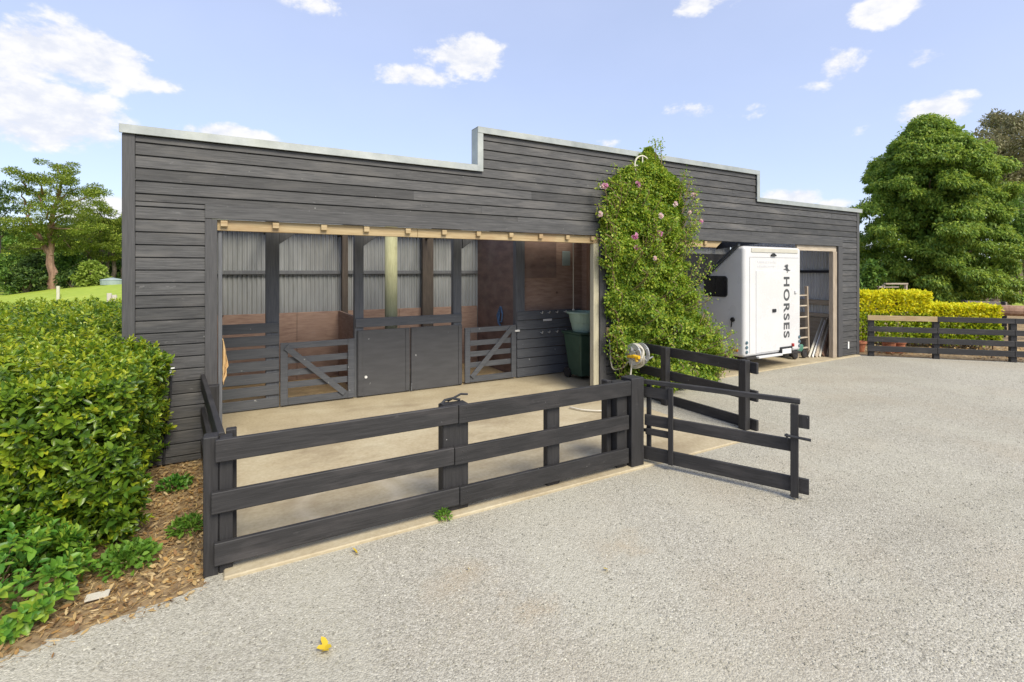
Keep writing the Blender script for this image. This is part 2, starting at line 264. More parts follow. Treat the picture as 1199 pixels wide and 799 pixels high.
# ------------------------------------------------------------------ mesh helpers
def loc_of(p):
    v = Vector((0,0,0))
    while p is not None: v += p.location; p = p.parent
    return v
class MB:
    def __init__(s): s.v = []; s.f = []
    def add(s, vs, fs):
        o = len(s.v); s.v += [tuple(v) for v in vs]; s.f += [tuple(i+o for i in f) for f in fs]; return s
    def box(s, x0, x1, y0, y1, z0, z1):
        return s.add([(x0,y0,z0),(x1,y0,z0),(x1,y1,z0),(x0,y1,z0),(x0,y0,z1),(x1,y0,z1),(x1,y1,z1),(x0,y1,z1)],
            [(0,3,2,1),(4,5,6,7),(0,1,5,4),(1,2,6,5),(2,3,7,6),(3,0,4,7)])
    def bar(s, p, q, w, h, up=(0,0,1)):                 # w sideways, h along up
        p, q, up = Vector(p), Vector(q), Vector(up); d = (q-p).normalized(); sd_ = d.cross(up).normalized(); u = sd_.cross(d).normalized()
        vs = []
        for c in (p, q):
            for a, b in ((-1,-1),(1,-1),(1,1),(-1,1)): vs.append(c+sd_*a*w/2+u*b*h/2)
        return s.add(vs, [(0,1,2,3),(7,6,5,4),(0,4,5,1),(1,5,6,2),(2,6,7,3),(3,7,4,0)])
    def tube(s, pts, r, n=8, cap=True):
        pts = [Vector(p) for p in pts]; k = len(pts); rs = r if isinstance(r, (list, tuple)) else [r]*k
        vs = []; prev = None
        for i, p in enumerate(pts):
            d = (pts[min(i+1,k-1)]-pts[max(i-1,0)]).normalized()
            a = prev if prev is not None else (Vector((0,0,1)) if abs(d.z) < .9 else Vector((1,0,0)))
            u = (a-d*a.dot(d)).normalized(); w = d.cross(u); prev = u
            for j in range(n):
                t = 2*math.pi*j/n; vs.append(p+(u*math.cos(t)+w*math.sin(t))*rs[i])
        fs = [(i*n+j, i*n+(j+1)%n, (i+1)*n+(j+1)%n, (i+1)*n+j) for i in range(k-1) for j in range(n)]
        if cap: fs += [tuple(range(n-1,-1,-1)), tuple((k-1)*n+j for j in range(n))]
        return s.add(vs, fs)
    def prism(s, poly, axis, a, b):                      # 2-D polygon extruded along x, y or z
        n = len(poly)
        def mk(p, c): return {'x':(c,p[0],p[1]), 'y':(p[0],c,p[1]), 'z':(p[0],p[1],c)}[axis]
        vs = [mk(p,a) for p in poly]+[mk(p,b) for p in poly]
        return s.add(vs, [tuple(range(n)), tuple(range(2*n-1,n-1,-1))]+[(i,i+n,(i+1)%n+n,(i+1)%n) for i in range(n)])
    def lathe(s, prof, c, n=24, axis='z'):
        vs = []
        for (r, h) in prof:
            for j in range(n):
                t = 2*math.pi*j/n; a, b = r*math.cos(t), r*math.sin(t)
                vs.append({'z':(c[0]+a,c[1]+b,c[2]+h),'x':(c[0]+h,c[1]+a,c[2]+b),'y':(c[0]+a,c[1]+h,c[2]+b)}[axis])
        k = len(prof)
        return s.add(vs, [(i*n+j, i*n+(j+1)%n, (i+1)*n+(j+1)%n, (i+1)*n+j) for i in range(k-1) for j in range(n)])
    def build(s, name, m, parent=None, bevel=0., seg=1, smooth=False):
        me = bpy.data.meshes.new(name); o_ = loc_of(parent)
        me.from_pydata([(v[0]-o_.x, v[1]-o_.y, v[2]-o_.z) for v in s.v], [], s.f)
        bm = bmesh.new(); bm.from_mesh(me); bmesh.ops.recalc_face_normals(bm, faces=bm.faces); bm.to_mesh(me); bm.free()
        me.materials.append(m); ob = bpy.data.objects.new(name, me); COL.objects.link(ob); ob.parent = parent
        if bevel:
            bv = ob.modifiers.new('bevel', 'BEVEL'); bv.width = bevel; bv.segments = seg; bv.limit_method = 'ANGLE'; bv.angle_limit = R(35)
        if smooth:
            for p in me.polygons: p.use_smooth = True
        return ob
def empty(name, label, cat, loc, group=None):
    o = bpy.data.objects.new(name, None); COL.objects.link(o); o.location = loc; o.empty_display_size = .2
    return tag(o, label, cat, group)
def tag(o, label, cat, group=None, kind=None):
    o['label'] = label; o['category'] = cat
    if group: o['group'] = group
    if kind: o['kind'] = kind
    return o
def struct(o, kind='structure'): o['kind'] = kind; return o
def unit(a): return a/np.maximum(np.linalg.norm(a, axis=1, keepdims=True), 1e-9)
def leaves(name, C, A, Nn, Ln, Wd, m, parent=None, fold=.18, six=True, curl=.12):
    n = len(C); A = unit(A); B = unit(np.cross(A, Nn)); Nn = np.cross(B, A)
    Ln = np.broadcast_to(Ln, (n,))[:, None]; Wd = np.broadcast_to(Wd, (n,))[:, None]
    dr = -Nn*Ln*curl
    if six:
        P = np.stack([C, C+A*Ln*.34+B*Wd*.5+Nn*Wd*fold, C+A*Ln*.72+B*Wd*.40+Nn*Wd*fold+dr*.5, C+A*Ln+dr, C+A*Ln*.72-B*Wd*.40+Nn*Wd*fold+dr*.5, C+A*Ln*.34-B*Wd*.5+Nn*Wd*fold], 1)
        k = 6; F = np.array([0,1,2,3,0,3,4,5]); q = 2
    else:
        P = np.stack([C, C+A*Ln*.5+B*Wd*.5+Nn*Wd*fold, C+A*Ln+dr, C+A*Ln*.5-B*Wd*.5+Nn*Wd*fold], 1)
        k = 4; F = np.array([0,1,2,3]); q = 1
    o_ = loc_of(parent); P = P.reshape(-1, 3)-np.array(o_)
    idx = (np.arange(n)[:, None]*k+F[None, :]).reshape(-1)
    me = bpy.data.meshes.new(name); me.vertices.add(len(P)); me.vertices.foreach_set('co', P.astype(np.float32).ravel())
    me.loops.add(len(idx)); me.loops.foreach_set('vertex_index', idx.astype(np.int32))
    me.polygons.add(n*q); me.polygons.foreach_set('loop_start', (np.arange(n*q)*4).astype(np.int32)); me.polygons.foreach_set('loop_total', np.full(n*q, 4, np.int32))
    me.update(calc_edges=True); me.validate()
    me.materials.append(m); ob = bpy.data.objects.new(name, me); COL.objects.link(ob); ob.parent = parent; return ob
def rvec(n): return unit(rng.normal(size=(n, 3)))
def crown(name, clumps, per, Ln, Wd, m, parent, droop=.0, up=.8, six=False, outw=.6):
    """clumps: rows (x, y, z, rx, rz). Leaves fill each flattened ball, denser near its skin."""
    c = np.repeat(np.array(clumps, float), per, axis=0); n = len(c)
    d = rvec(n); rad = rng.random(n)**.45
    C = c[:, :3]+d*rad[:, None]*np.stack([c[:,3], c[:,3], c[:,4]], 1)
    Nn = unit(d*outw+np.array([0,0,up])+rng.normal(size=(n,3))*.45)
    A = unit(d*.8+rng.normal(size=(n,3))*.7+np.array([0,0,-droop]))
    s = rng.uniform(.7, 1.3, n)
    return leaves(name, C, A, Nn, Ln*s, Wd*s, m, parent, six=six)

# ================================================================== GROUND
def hgt(x, y):
    dx, dy = x-CX, y-CY; X = dx*SN-dy*CS; d = dx*CS+dy*SN
    r = X/np.maximum(d, 1e-3)
    sm = lambda a, b, v: (lambda t: t*t*(3-2*t))(np.clip((v-a)/(b-a), 0, 1))
    left = 1-sm(-.6, -.3, r)
    h = sm(14, 44, d)*(sm(-1.08, -.76, r)*1.15-.12)*left
    h = h+left*sm(58, 150, d)*17*(0.8+.2*np.sin(X*.05))
    h = h+(1-left)*sm(60, 200, d)*6
    return np.where(d > 5, h, 0)
def terrain():
    a = np.concatenate([np.linspace(-400,-70,23)[:-1], np.linspace(-70,70,71), np.linspace(70,400,23)[1:]])
    xs, ys = np.meshgrid(a, a, indexing='xy'); z = hgt(xs, ys)-.02; n = len(a)
    mb = MB(); mb.v = list(zip(xs.ravel().tolist(), ys.ravel().tolist(), z.ravel().tolist()))
    mb.f = [(j*n+i, j*n+i+1, (j+1)*n+i+1, (j+1)*n+i) for j in range(n-1) for i in range(n-1)]
    return struct(mb.build('ground', mt['grass'], smooth=True))
terrain()
def sheet(name, poly, z, m): return struct(MB().add([(p[0],p[1],z) for p in poly], [tuple(range(len(poly)))]).build(name, m))
def edge_noise(p, q, n, amp):
    r = []
    for i in range(n):
        t = i/n; r.append((p[0]+(q[0]-p[0])*t+random.uniform(-amp,amp), p[1]+(q[1]-p[1])*t+random.uniform(-amp,amp)))
    return r
FA, FB = (14.56,-.16), (40.,-27.1)
sheet('garden_soil', [(-9,-3.2),(1.2,-3.2),(1.2,.3),(-.05,.3),(-.05,12),(-9,12)], -.010, mt['soil'])
sheet('garden_bed', [(14.3,-.3),(34,-21.2),(46,-8),(30,16),(14.3,8)], -.010, mt['soil'])
gp = [(-40,-60),(42,-60),(42,-29.2)]+edge_noise((42,-29.2),(14.62,-.16),60,.05)+[(14.5,0.02),(6.3,.02),(6.3,-.4),(1.2,-.4),(1.2,-2.40),(.84,-2.5)]+edge_noise((.84,-2.62),(-.35,-2.86),26,.03)+edge_noise((-.35,-2.86),(-40,-9),50,.05)
sheet('gravel_yard', gp, -.002, mt['gravel'])
mb = MB()
mb.prism([(.95,-2.625),(6.47,-2.60),(6.47,-.02),(.95,-.02)], 'z', -.12, .022); struct(mb.build('concrete_yard', mt['concrete'], bevel=.008))
mb = MB(); mb.box(.86,7.45,-.016,1.80,-.1,.031); struct(mb.build('barn_floor', mt['concrete']))
mb = MB(); mb.box(.10,7.42,1.804,3.60,-.1,.045); struct(mb.build('stall_floor', mt['straw']))
mb = MB(); mb.box(7.46,14.46,-.10,3.60,-.1,.022); struct(mb.build('bay_floor', mt['concrete'], bevel=.006))

# ================================================================== BARN
barn = empty('barn', 'long dark weatherboard stable barn with a stepped parapet and two open bays', 'barn', (7.3, 1.8, 0))
def cladding():
    mb = MB(); xs0 = .113
    def region(x0, x1, z0, z1):
        k = 0; z = 3.317+.135*8
        while z > -.2:
            b, t = z-.135, z; b2, t2 = max(b, z0), min(t, z1)
            if t2-b2 > .012:
                x = x0
                while x < x1-.01:
                    ln = random.uniform(2.6, 5.2) if x1-x0 > 3 else 9
                    xe = min(x1, x+ln)
                    if x1-xe < .7: xe = x1
                    g = .0015 if xe < x1 else 0
                    lo = b2+(.010 if b2 == b else 0); j = random.uniform(-.0015,.0015)
                    vs = [(x,-.024+j,lo),(xe-g,-.024+j,lo),(xe-g,-.017+j,t2-.012),(x,-.017+j,t2-.012),(xe-g,-.006,t2),(x,-.006,t2),(x,.004,lo),(xe-g,.004,lo),(x,.004,t2),(xe-g,.004,t2)]
                    mb.add(vs, [(0,1,2,3),(3,2,4,5),(0,6,7,1),(0,3,5,8,6),(1,7,9,4,2),(5,4,9,8)])
                    x = xe
            z -= .135
    region(xs0, .735, .012, 2.838); region(xs0, 14.45, 2.838, 3.452); region(xs0, 4.166, 3.452, 3.535); region(4.166, 10.482, 3.452, 4.095)
    region(10.482, 14.45, 3.452, 3.535); region(13.79, 14.45, .05, 2.838); region(6.47, 7.95, .05, 2.677)
    return mb.build('weatherboard_cladding', mt['board'], barn)
cladding()
mb = MB()       # framing behind the boards
for a in ((.01,.80,.006,.10,-.05,3.55),(.80,4.12,.006,.10,2.70,3.55),(4.12,10.53,.006,.10,2.70,4.11),(10.53,13.72,.006,.10,2.70,3.55),(13.72,14.62,.006,.10,.03,3.55),(6.40,8.0,.006,.10,.03,2.70)): mb.box(*a)
mb.build('wall_frame', mt['blacksteel'], barn)
MB().box(0,.111,-.032,.09,.0,3.533).build('corner_board', mt['trim'], barn, .004)
MB().box(14.45,14.56,-.032,.09,.03,3.533).build('corner_board', mt['trim'], barn, .004)
MB().box(.735,13.79,-.036,-.002,2.680,2.836).build('fascia_board', mt['fascia'], barn, .004)
MB().box(.735,.853,-.034,.006,.0,2.677).build('opening_trim', mt['trim'], barn, .004)
MB().box(6.345,6.47,-.034,.006,.04,2.677).build('opening_trim', mt['trim'], barn, .004)
MB().box(7.95,8.06,-.034,.006,.03,2.677).build('opening_trim', mt['trim'], barn, .004)
MB().box(13.61,13.79,-.034,.006,.03,2.677).build('opening_trim', mt['trim'], barn, .004)
def cap(x0, x1, z): return MB().box(x0,x1,-.060,-.042,z-.092,z).box(x0,x1,-.042,.16,z-.012,z-.0015).box(x0,x1,.142,.158,z-.10,z-.013)
cap(-.02,4.076,3.623).build('parapet_capping', mt['galv'], barn, .003); cap(10.572,14.64,3.623).build('parapet_capping', mt['galv'], barn, .003)
cap(4.076,10.572,4.180).build('parapet_capping', mt['galv'], barn, .003)
MB().box(4.074,4.166,-.058,-.040,3.532,4.087).box(4.074,4.086,-.040,.157,3.625,4.164).build('parapet_capping', mt['galv'], barn, .003)
MB().box(10.482,10.574,-.058,-.040,3.532,4.087).box(10.562,10.574,-.040,.157,3.625,4.164).build('parapet_capping', mt['galv'], barn, .003)
# header timbers with packing blocks
hd = MB().box(.80,3.2,.012,.060,2.553,2.678).build('header_beam', mt['raw'], barn, .004)
hd2 = MB().box(3.203,6.34,.012,.060,2.553,2.678).build('header_beam', mt['raw'], barn, .004)
for x in (.92,1.45,1.99,2.51,3.06,3.58,4.11,4.65,5.18,5.69,6.2):
    MB().box(x-.035,x+.035,-.030,.010,2.598,2.664).build('timber_block', mt['raw'], hd if x < 3.2 else hd2, .004)
hd3 = MB().prism([(8.0,2.553),(9.30,2.553),(9.48,2.678),(8.0,2.678)], 'y', .012, .06).build('header_beam', mt['raw'], barn, .004)
for x in (8.4, 8.95): MB().box(x-.035,x+.035,-.030,.010,2.598,2.664).build('timber_block', mt['raw'], hd3, .004)
MB().box(12.0,13.60,.012,.060,2.553,2.678).build('header_beam', mt['weathered'], barn, .004)
MB().box(6.232,6.342,.0,.10,.032,2.552).build('opening_post', mt['rawv'], barn, .005)
MB().box(13.44,13.605,.0,.10,.023,2.552).build('opening_post', mt['weatheredv'], barn, .005)
MB().box(.858,.90,.04,.10,.032,2.55).build('opening_post', mt['stallv'], barn, .005)
# walls of the back, ends and roof
def corr(p, q, z0, z1, z1b=None, pitch=.0762, amp=.0125):
    p, q = Vector((*p,0)), Vector((*q,0)); ln = (q-p).length; d = (q-p)/ln; nn = Vector((-d.y,d.x,0)); k = int(ln/pitch*8)
    mb = MB(); vs = []
    for i in range(k+1):
        s = ln*i/k; a = p+d*s+nn*amp*math.sin(2*math.pi*s/pitch)
        vs += [(a.x,a.y,z0),(a.x,a.y,z1+(0 if z1b is None else (z1b-z1)*i/k))]
    return mb.add(vs, [(2*i,2*i+2,2*i+3,2*i+1) for i in range(k)])
corr((.05,3.62),(14.55,3.62),.0,2.93).build('back_wall', mt['corr'], barn, smooth=True)
corr((.04,.12),(.04,3.6),.0,3.3,2.93).build('end_wall', mt['corr'], barn, smooth=True)
corr((14.54,.12),(14.54,3.6),.0,3.3,2.93).build('end_wall', mt['corrlit'], barn, smooth=True)
def roofp(x0, x1, y0, y1): f = lambda y: 3.20-.0776*(y-.11); return MB().prism([(y0,f(y0)),(y1,f(y1)),(y1,f(y1)+.03),(y0,f(y0)+.03)], 'x', x0, x1)
m_, t_, b_ = newmat('added_clear_sheet'); b_.inputs['Base Color'].default_value = (.75,.76,.74,1); b_.inputs['Roughness'].default_value = .5  # see-through sheet for the invented roof panels
tp0 = N(t_, 'ShaderNodeBsdfTransparent'); mx0 = N(t_, 'ShaderNodeMixShader'); mx0.inputs[0].default_value = .9
t_.links.new(b_.outputs[0], mx0.inputs[1]); t_.links.new(tp0.outputs[0], mx0.inputs[2]); t_.links.new(mx0.outputs[0], t_.nodes['Material Output'].inputs['Surface']); mt['clear'] = m_
roofp(.02,14.6,.11,1.30).build('roof', mt['corr'], barn); roofp(.02,14.6,3.35,3.72).build('roof', mt['corr'], barn)
for (a, b, k) in ((.02,.6,'corr'),(.6,7.2,'clear'),(7.2,8.2,'corr'),(8.2,14.3,'clear'),(14.3,14.6,'corr')): roofp(a,b,1.302,3.348).build('added_skylight' if k == 'clear' else 'roof', mt[k], barn)  # clear panels added out of view to let daylight into stalls and bay
rf = MB()
for x in (.5,1.52,2.80,4.54,5.85,7.4,8.6,9.9,11.2,12.5,13.8): rf.bar((x,.11,3.10),(x,3.55,2.83),.05,.16)
rf.build('rafters', mt['blacksteel'], barn)
g = MB().box(.06,7.38,3.545,3.60,2.03,2.10); g.build('girt', mt['stallv'], barn, .004)
MB().box(14.46,14.52,.12,3.5,2.04,2.11).build('girt', mt['blacksteel'], barn, .004)
MB().box(14.43,14.52,.12,3.5,1.20,1.33).build('girt', mt['weathered'], barn, .004)
MB().box(14.44,14.515,.12,3.5,.88,.98).build('girt', mt['weathered'], barn, .004)
MB().box(14.475,14.515,.12,3.5,.03,.86).build('lining_panel', mt['weathered'], barn)
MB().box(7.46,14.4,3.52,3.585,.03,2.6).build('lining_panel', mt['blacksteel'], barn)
# dado and ply linings in the stalls
for (a, b) in ((.06,2.05),(2.056,4.0),(4.006,5.78)): MB().box(a,b,3.555,3.585,.05,1.315).build('dado_panel', mt['ply'], barn, .002)
MB().box(5.785,5.825,1.90,3.54,.05,2.9).build('partition_wall', mt['plydark'], barn)
MB().box(2.795,2.835,1.95,3.54,.05,1.32).build('partition_wall', mt['ply'], barn)
MB().box(.11,.14,1.9,3.54,.05,1.315).build('dado_panel', mt['ply'], barn)
MB().box(5.83,7.42,1.86,1.89,.05,3.0).build('lining_panel', mt['ply'], barn, .002)
MB().box(7.40,7.44,.11,1.855,.03,3.1).build('lining_panel', mt['ply'], barn, .002)
MB().box(5.83,6.75,1.845,1.857,1.95,2.9).build('lining_panel', mt['plydark'], barn, .002)
MB().box(7.33,7.398,1.50,1.60,.03,3.0).build('wall_stud', mt['redbark'], barn, .004)
MB().box(7.33,7.398,.70,.79,.03,3.0).build('wall_stud', mt['redbark'], barn, .004)
MB().box(6.9,7.1,1.838,1.856,2.2,2.5).build('wall_box', mt['tank'], barn, .01)
# stall posts
for (a, b) in ((1.435,1.62),(2.73,2.875),(4.46,4.62),(5.755,5.955)): MB().box(a,b,1.765,1.88,.03,3.0).build('stall_post', mt['stallv'], barn, .006)
for (a, b, y) in ((2.84,2.95,3.40),(4.46,4.70,3.42)): MB().box(a,b,y,y+.10,.05,2.9).build('stall_post', mt['darkwood'], barn, .006)
MB().tube([(3.57,2.62,.04),(3.57,2.62,2.95)], .115, 16).build('round_pole', mt['treated'], barn, smooth=True)
for x in (1.62,2.875,4.70-.05): MB().prism([(x+.002,2.50),(x+.002,2.80),(x+.24,2.80),(x+.24,2.68)], 'y', 1.79, 1.84).build('knee_brace', mt['stallv'], barn, .004)
# left stall rails
for k in range(7):
    zt = 1.315-.187*k; MB().box(.86,1.615,1.730,1.762,zt-.145,zt).build('stall_rail', mt['stall'], barn, .004)
MB().box(1.47,1.60,1.764,1.80,.04,1.3).build('stall_stud', mt['stallv'], barn, .004)
# gate 1
def stall_gate(x0, x1, z0, z1, n, flip, label):
    m_ = MB(); w = .105; y0, y1 = 1.712, 1.748
    for (a, b) in ((x0,x0+w),(x1-w,x1)): m_.box(a,b,y0,y1,z0,z1)
    m_.box(x0+w,x1-w,y0+.002,y1-.004,z1-.095,z1-.002); m_.box(x0+w,x1-w,y0+.002,y1-.004,z0+.002,z0+.11)
    gt = m_.build('stall_gate', mt['stall'], barn, .004); gt['label'] = label
    for k in range(n):
        zc = z0+.11+(z1-z0-.20)*(k+1)/(n+1); MB().box(x0+.02,x1-.02,y1+.002,y1+.024,zc-.048,zc+.048).build('rail', mt['stall'], gt, .003)
    p, q = ((x0+w*.7,1.700,z1-.06),(x1-w*1.5,1.700,z0+.09)) if not flip else ((x1-w*.8,1.700,z1-.03),(x0+w*1.2,1.700,z0+.10))
    MB().bar(p, q, .024, .09, (0,0,1)).build('brace', mt['stall'], gt, .003); return gt
g1 = stall_gate(1.630,2.722,.055,1.003,3,False,'wide stall gate with its brace falling to the right')
g2 = stall_gate(4.665,5.735,.06,1.06,3,True,'narrow scuffed stall gate with a pale latch')
MB().box(5.70,5.80,1.690,1.712,.93,.965).build('latch', mt['whitepaint'], g2, .004)
MB().box(2.74,4.61,1.728,1.762,1.172,1.320).build('stall_rail', mt['stall'], barn, .004)
for (a, b) in ((2.765,3.640),(3.655,4.610)):
    d = MB().box(a,b,1.716,1.752,.05,1.125).build('stable_door', mt['door'], barn, .004)
    [MB().box(q,q+.065,1.704,1.714,.06,1.115).build('door_stile', mt['door'], d, .003) for q in (a+.01,b-.075)]
MB().tube([(3.66,1.70,.05),(3.66,1.70,.17)],.013,8).tube([(3.66,1.70,.16),(3.66,1.672,.17)],.01,8).build('bolt', mt['stallv'], barn)
MB().lathe([(0,-.012),(.022,-.012),(.024,0)],(2.90,1.716,.36),12,'y').build('door_knob', mt['whitepaint'], barn)
# board wall at the right with a row of bridle hooks
for k in range(7):
    zt = 1.312-.182*k; m_ = MB(); m_.add([(5.765,1.725,zt-.17),(7.30,1.725,zt-.17),(7.30,1.745,zt),(5.765,1.745,zt),(5.765,1.763,zt-.17),(7.30,1.763,zt-.17),(7.30,1.763,zt),(5.765,1.763,zt)],
        [(0,1,2,3),(0,4,5,1),(3,2,6,7),(0,3,7,4),(1,5,6,2),(4,7,6,5)]); m_.build('wall_board', mt['stall'], barn, .003)
for i, x in enumerate((6.30,6.47,6.66,6.86,7.03)):
    for z in (1.27, .88): MB().tube([(x,1.73,z),(x,1.67,z-.01),(x,1.655,z+.03)],.012,8).build('hook', mt['steel'], barn)
MB().box(6.35,6.55,1.710,1.722,1.10,1.14).build('name_plate', mt['faint'], barn)
MB().box(14.02,14.075,-.040,-.027,.20,.37).build('wall_vent', mt['whitepaint'], barn, .004)

# ================================================================== YARD FENCES
def fence_thing(label, loc): return empty('rail_fence', label, 'fence', loc, 'dark timber rail fences')
ff = fence_thing('dark three rail timber fence along the front edge of the concrete yard', (2.8,-2.5,0))
for (a, b, y0, y1, zt) in ((.828,.918,-2.524,-2.40,.952),(.921,1.006,-2.518,-2.41,.935),(2.575,2.812,-2.520,-2.40,.935),(3.645,3.79,-2.518,-2.44,.90),(4.46,4.52,-2.43,-2.33,.93),(4.524,4.665,-2.515,-2.39,.92),(4.672,4.848,-2.575,-2.40,.955)):
    MB().box(a,b,y0,y1,-.05,zt).build('post', mt['post'], ff, .006)
for (za, zb, xa, xb) in ((.785,.938,.900,4.668),(.434,.580,.876,4.640),(.078,.231,.893,4.636)):
    xm = 2.69+random.uniform(-.03,.03)
    MB().add([(xa,-2.568,za),(xm-.002,-2.566,za),(xm-.002,-2.566,zb),(xa,-2.568,zb),(xa,-2.526,za),(xm-.002,-2.524,za),(xm-.002,-2.524,zb),(xa,-2.526,zb)],[(0,1,2,3),(4,7,6,5),(0,4,5,1),(3,2,6,7),(0,3,7,4),(1,5,6,2)]).build('rail', mt['rail'], ff, .005)
    rm = MB().box(xm+.002,xb,-2.570,-2.526,za-.004,zb-.003)
    for nx in (2.74,2.78,3.70,3.74,4.57,4.61):
        for nz3 in (za+.04,zb-.04): rm.lathe([(0,-.003),(.0075,-.002),(.008,.001)],(nx+random.uniform(-.008,.008),-2.570,nz3+random.uniform(-.008,.008)),8,'y')
    rm.build('rail', mt['rail'], ff, .005)
MB().tube([(2.58,-2.46,.937),(2.62,-2.44,.965),(2.70,-2.43,.97),(2.76,-2.46,.955)],.012,8).box(2.58,2.66,-2.50,-2.43,.936,.946).tube([(2.66,-2.42,.95),(2.80,-2.38,.985),(2.86,-2.40,.98)],.010,8).build('iron_hinge', mt['blacksteel'], ff)
lf = fence_thing('short dark rail fence from the front corner back to the barn', (.75,-1.2,0))
for (za, zb) in ((.80,.953),(.44,.585),(.09,.235)):
    MB().bar((.935,-2.44,(za+zb)/2),(.715,-.04,(za+zb)/2),.042,zb-za).build('rail', mt['rail'], lf, .005)
MB().box(.785,.88,-.50,-.39,0,.90).build('post', mt['post'], lf, .006)
MB().box(.962,1.03,-2.405,-2.33,0,.955).build('post', mt['post'], lf, .006)
rfn = fence_thing('dark three rail fence jutting out below the climbing rose', (6.95,-1.2,0))
for (za, zb) in ((.742,.890),(.378,.522),(.0,.140)):
    rm = MB().bar((6.99,-.05,(za+zb)/2),(6.99,-2.44,(za+zb)/2),.042,zb-za)
    rm.build('rail', mt['rail'], rfn, .005)
for (y0, y1, x0, x1, zt) in ((-.98,-.87,6.86,6.966,.90),(-2.35,-2.24,6.866,6.966,.915),(-.20,-.09,6.86,6.966,.9)): MB().box(x0,x1,y0,y1,-.05,zt).build('post', mt['post'], rfn, .006)
# ------------------------------------------------------------------ gate swung open
yg = empty('yard_gate', 'dark timber gate standing open over the gravel', 'gate', (4.93,-2.55,0))
gd = Vector((.651,-1.335,0)).normalized(); gh = Vector((4.90,-2.505,0)); GL = 1.485; gn = Vector((-gd.y,gd.x,0))
def gp_(s, z, o=0): p = gh+gd*s+gn*o; return (p.x,p.y,z)
def gbar(nm, s0, s1, z0, z1, th=.034, o=0, m='rail'): return MB().bar(gp_(s0,(z0+z1)/2,o), gp_(s1,(z0+z1)/2,o), th, z1-z0).build(nm, mt[m], yg, .004)
def gpost(s0, s1, z0, z1, th=.04, o=0): return MB().bar(gp_((s0+s1)/2,z0,o), gp_((s0+s1)/2,z1,o), s1-s0, th, gn).build('stile', mt['post'], yg, .004)
gbar('rail', 0, GL, .872, .918, .05); gbar('rail', .0, .30, .73, .84, .03, .002); gbar('rail', .02, GL-.03, .425, .540); gbar('rail', .03, .29, .326, .394, .03)
gbar('rail', .0, GL+.07, .055, .195)
gpost(.03,.075,.056,.870,.04,.039); gpost(.285,.335,.06,.870,.03,-.034); gpost(GL-.075,GL-.01,.02,.871,.04,-.040)
gbar('latch_block', GL-.012, GL+.075, .66, .78, .03, -.02, 'post')
lt = MB().tube([gp_(GL-.12,.585,-.07),gp_(GL+.09,.575,-.07)],.013,8).tube([gp_(GL-.10,.60,-.07),gp_(GL-.10,.55,-.07)],.009,6).build('bolt', mt['blacksteel'], yg)
for z in (.13,.36): MB().tube([gp_(-.012,z-.05,.01),gp_(-.012,z+.05,.01)],.016,8).bar(gp_(-.01,z,.02),gp_(.16,z,.02),.008,.035).build('hinge', mt['blacksteel'], yg)

# ------------------------------------------------------------------ garden fence on the right
gf = fence_thing('long dark four rail fence at the right before the golden hedges', (16,-1.8,0))
fd = Vector((1.968,-2.086,0)).normalized(); fo = Vector((14.60,-.20,0)); fn = Vector((-fd.y,fd.x,0))
def fp(s, z, o=0): p = fo+fd*s+fn*o; return (p.x,p.y,z)
FS = [.08,1.40,2.86,4.3,5.75,7.2,8.7,10.2,11.7]
for s in FS: MB().bar(fp(s,-.05,.05),fp(s,.985,.05),.115,.10,tuple(fn)).build('post', mt['post'], gf, .005)
for i in range(len(FS)-1):
    for k, (za, zb) in enumerate(((.885,1.005),(.61,.735),(.36,.488),(.127,.262))):
        a = FS[i] if i else -.02
        r_ = MB().bar(fp(a+.003,(za+zb)/2,-.022),fp(FS[i+1]-.003,(za+zb)/2,-.022),.04,zb-za).build('rail', mt['raw'] if (i == 0 and k == 0) else mt['rail'], gf, .004)
        if i == 0 and k == 0: r_['label'] = 'unpainted top rail'

# ================================================================== HORSE TRAILER
tr = empty('horse_trailer', 'white angle nosed horse trailer backed into the right bay', 'trailer', (11,0.9,0))
X0, X1, YR = 10.0, 11.965, -.10
prof = [(YR,.33),(YR,2.60),(.06,2.602),(2.05,1.02),(2.05,.40),(1.9,.33)]
body = MB().prism(prof, 'x', X0, X1).build('body', mt['white'], tr, .075, 5, True)
body.modifiers.new('wn', 'WEIGHTED_NORMAL')
MB().prism([(.03,2.595),(.03,2.655),(.07,2.65),(2.10,1.035),(2.10,.97)], 'x', X0-.02, X0+.06).build('edge_trim', mt['trimgrey'], tr, .008)
MB().prism([(.03,2.595),(.03,2.63),(.07,2.63),(2.10,1.03),(2.10,.97)], 'x', X1-.06, X1+.02).build('edge_trim', mt['trimgrey'], tr, .008)
YS = YR-.002
MB().box(10.215,11.82,YS-.012,YS+.02,2.475,2.565).build('rear_lip', mt['cream'], tr, .006)
MB().box(10.15,11.85,YS-.002,YS+.02,2.372,2.380).build('seam', mt['seam'], tr)
MB().box(10.86,11.02,YS-.035,YS,2.40,2.435).prism([(10.87,2.435),(11.01,2.435),(10.96,2.465),(10.92,2.465)],'y',YS-.03,YS).build('rear_lamp', mt['black'], tr, .006)
def frame(x0,x1,z0,z1,w=.006): return MB().box(x0,x0+w,YS-.002,YS+.02,z0,z1).box(x1-w,x1,YS-.002,YS+.02,z0,z1).box(x0+w,x1-w,YS-.002,YS+.02,z1-w,z1)
dr = MB().box(10.37,11.69,YS-.010,YS+.02,.40,2.10).build('ramp_door', mt['white'], tr, .006)
MB().box(10.90,11.02,YS-.032,YS-.011,1.22,1.29).build('door_handle', mt['black'], dr, .006)
MB().box(11.70,11.78,YS-.03,YS,1.60,1.66).build('bracket', mt['white'], tr, .006)
MB().box(10.16,10.175,YS-.003,YS+.02,.42,2.36).build('seam', mt['seam'], tr)
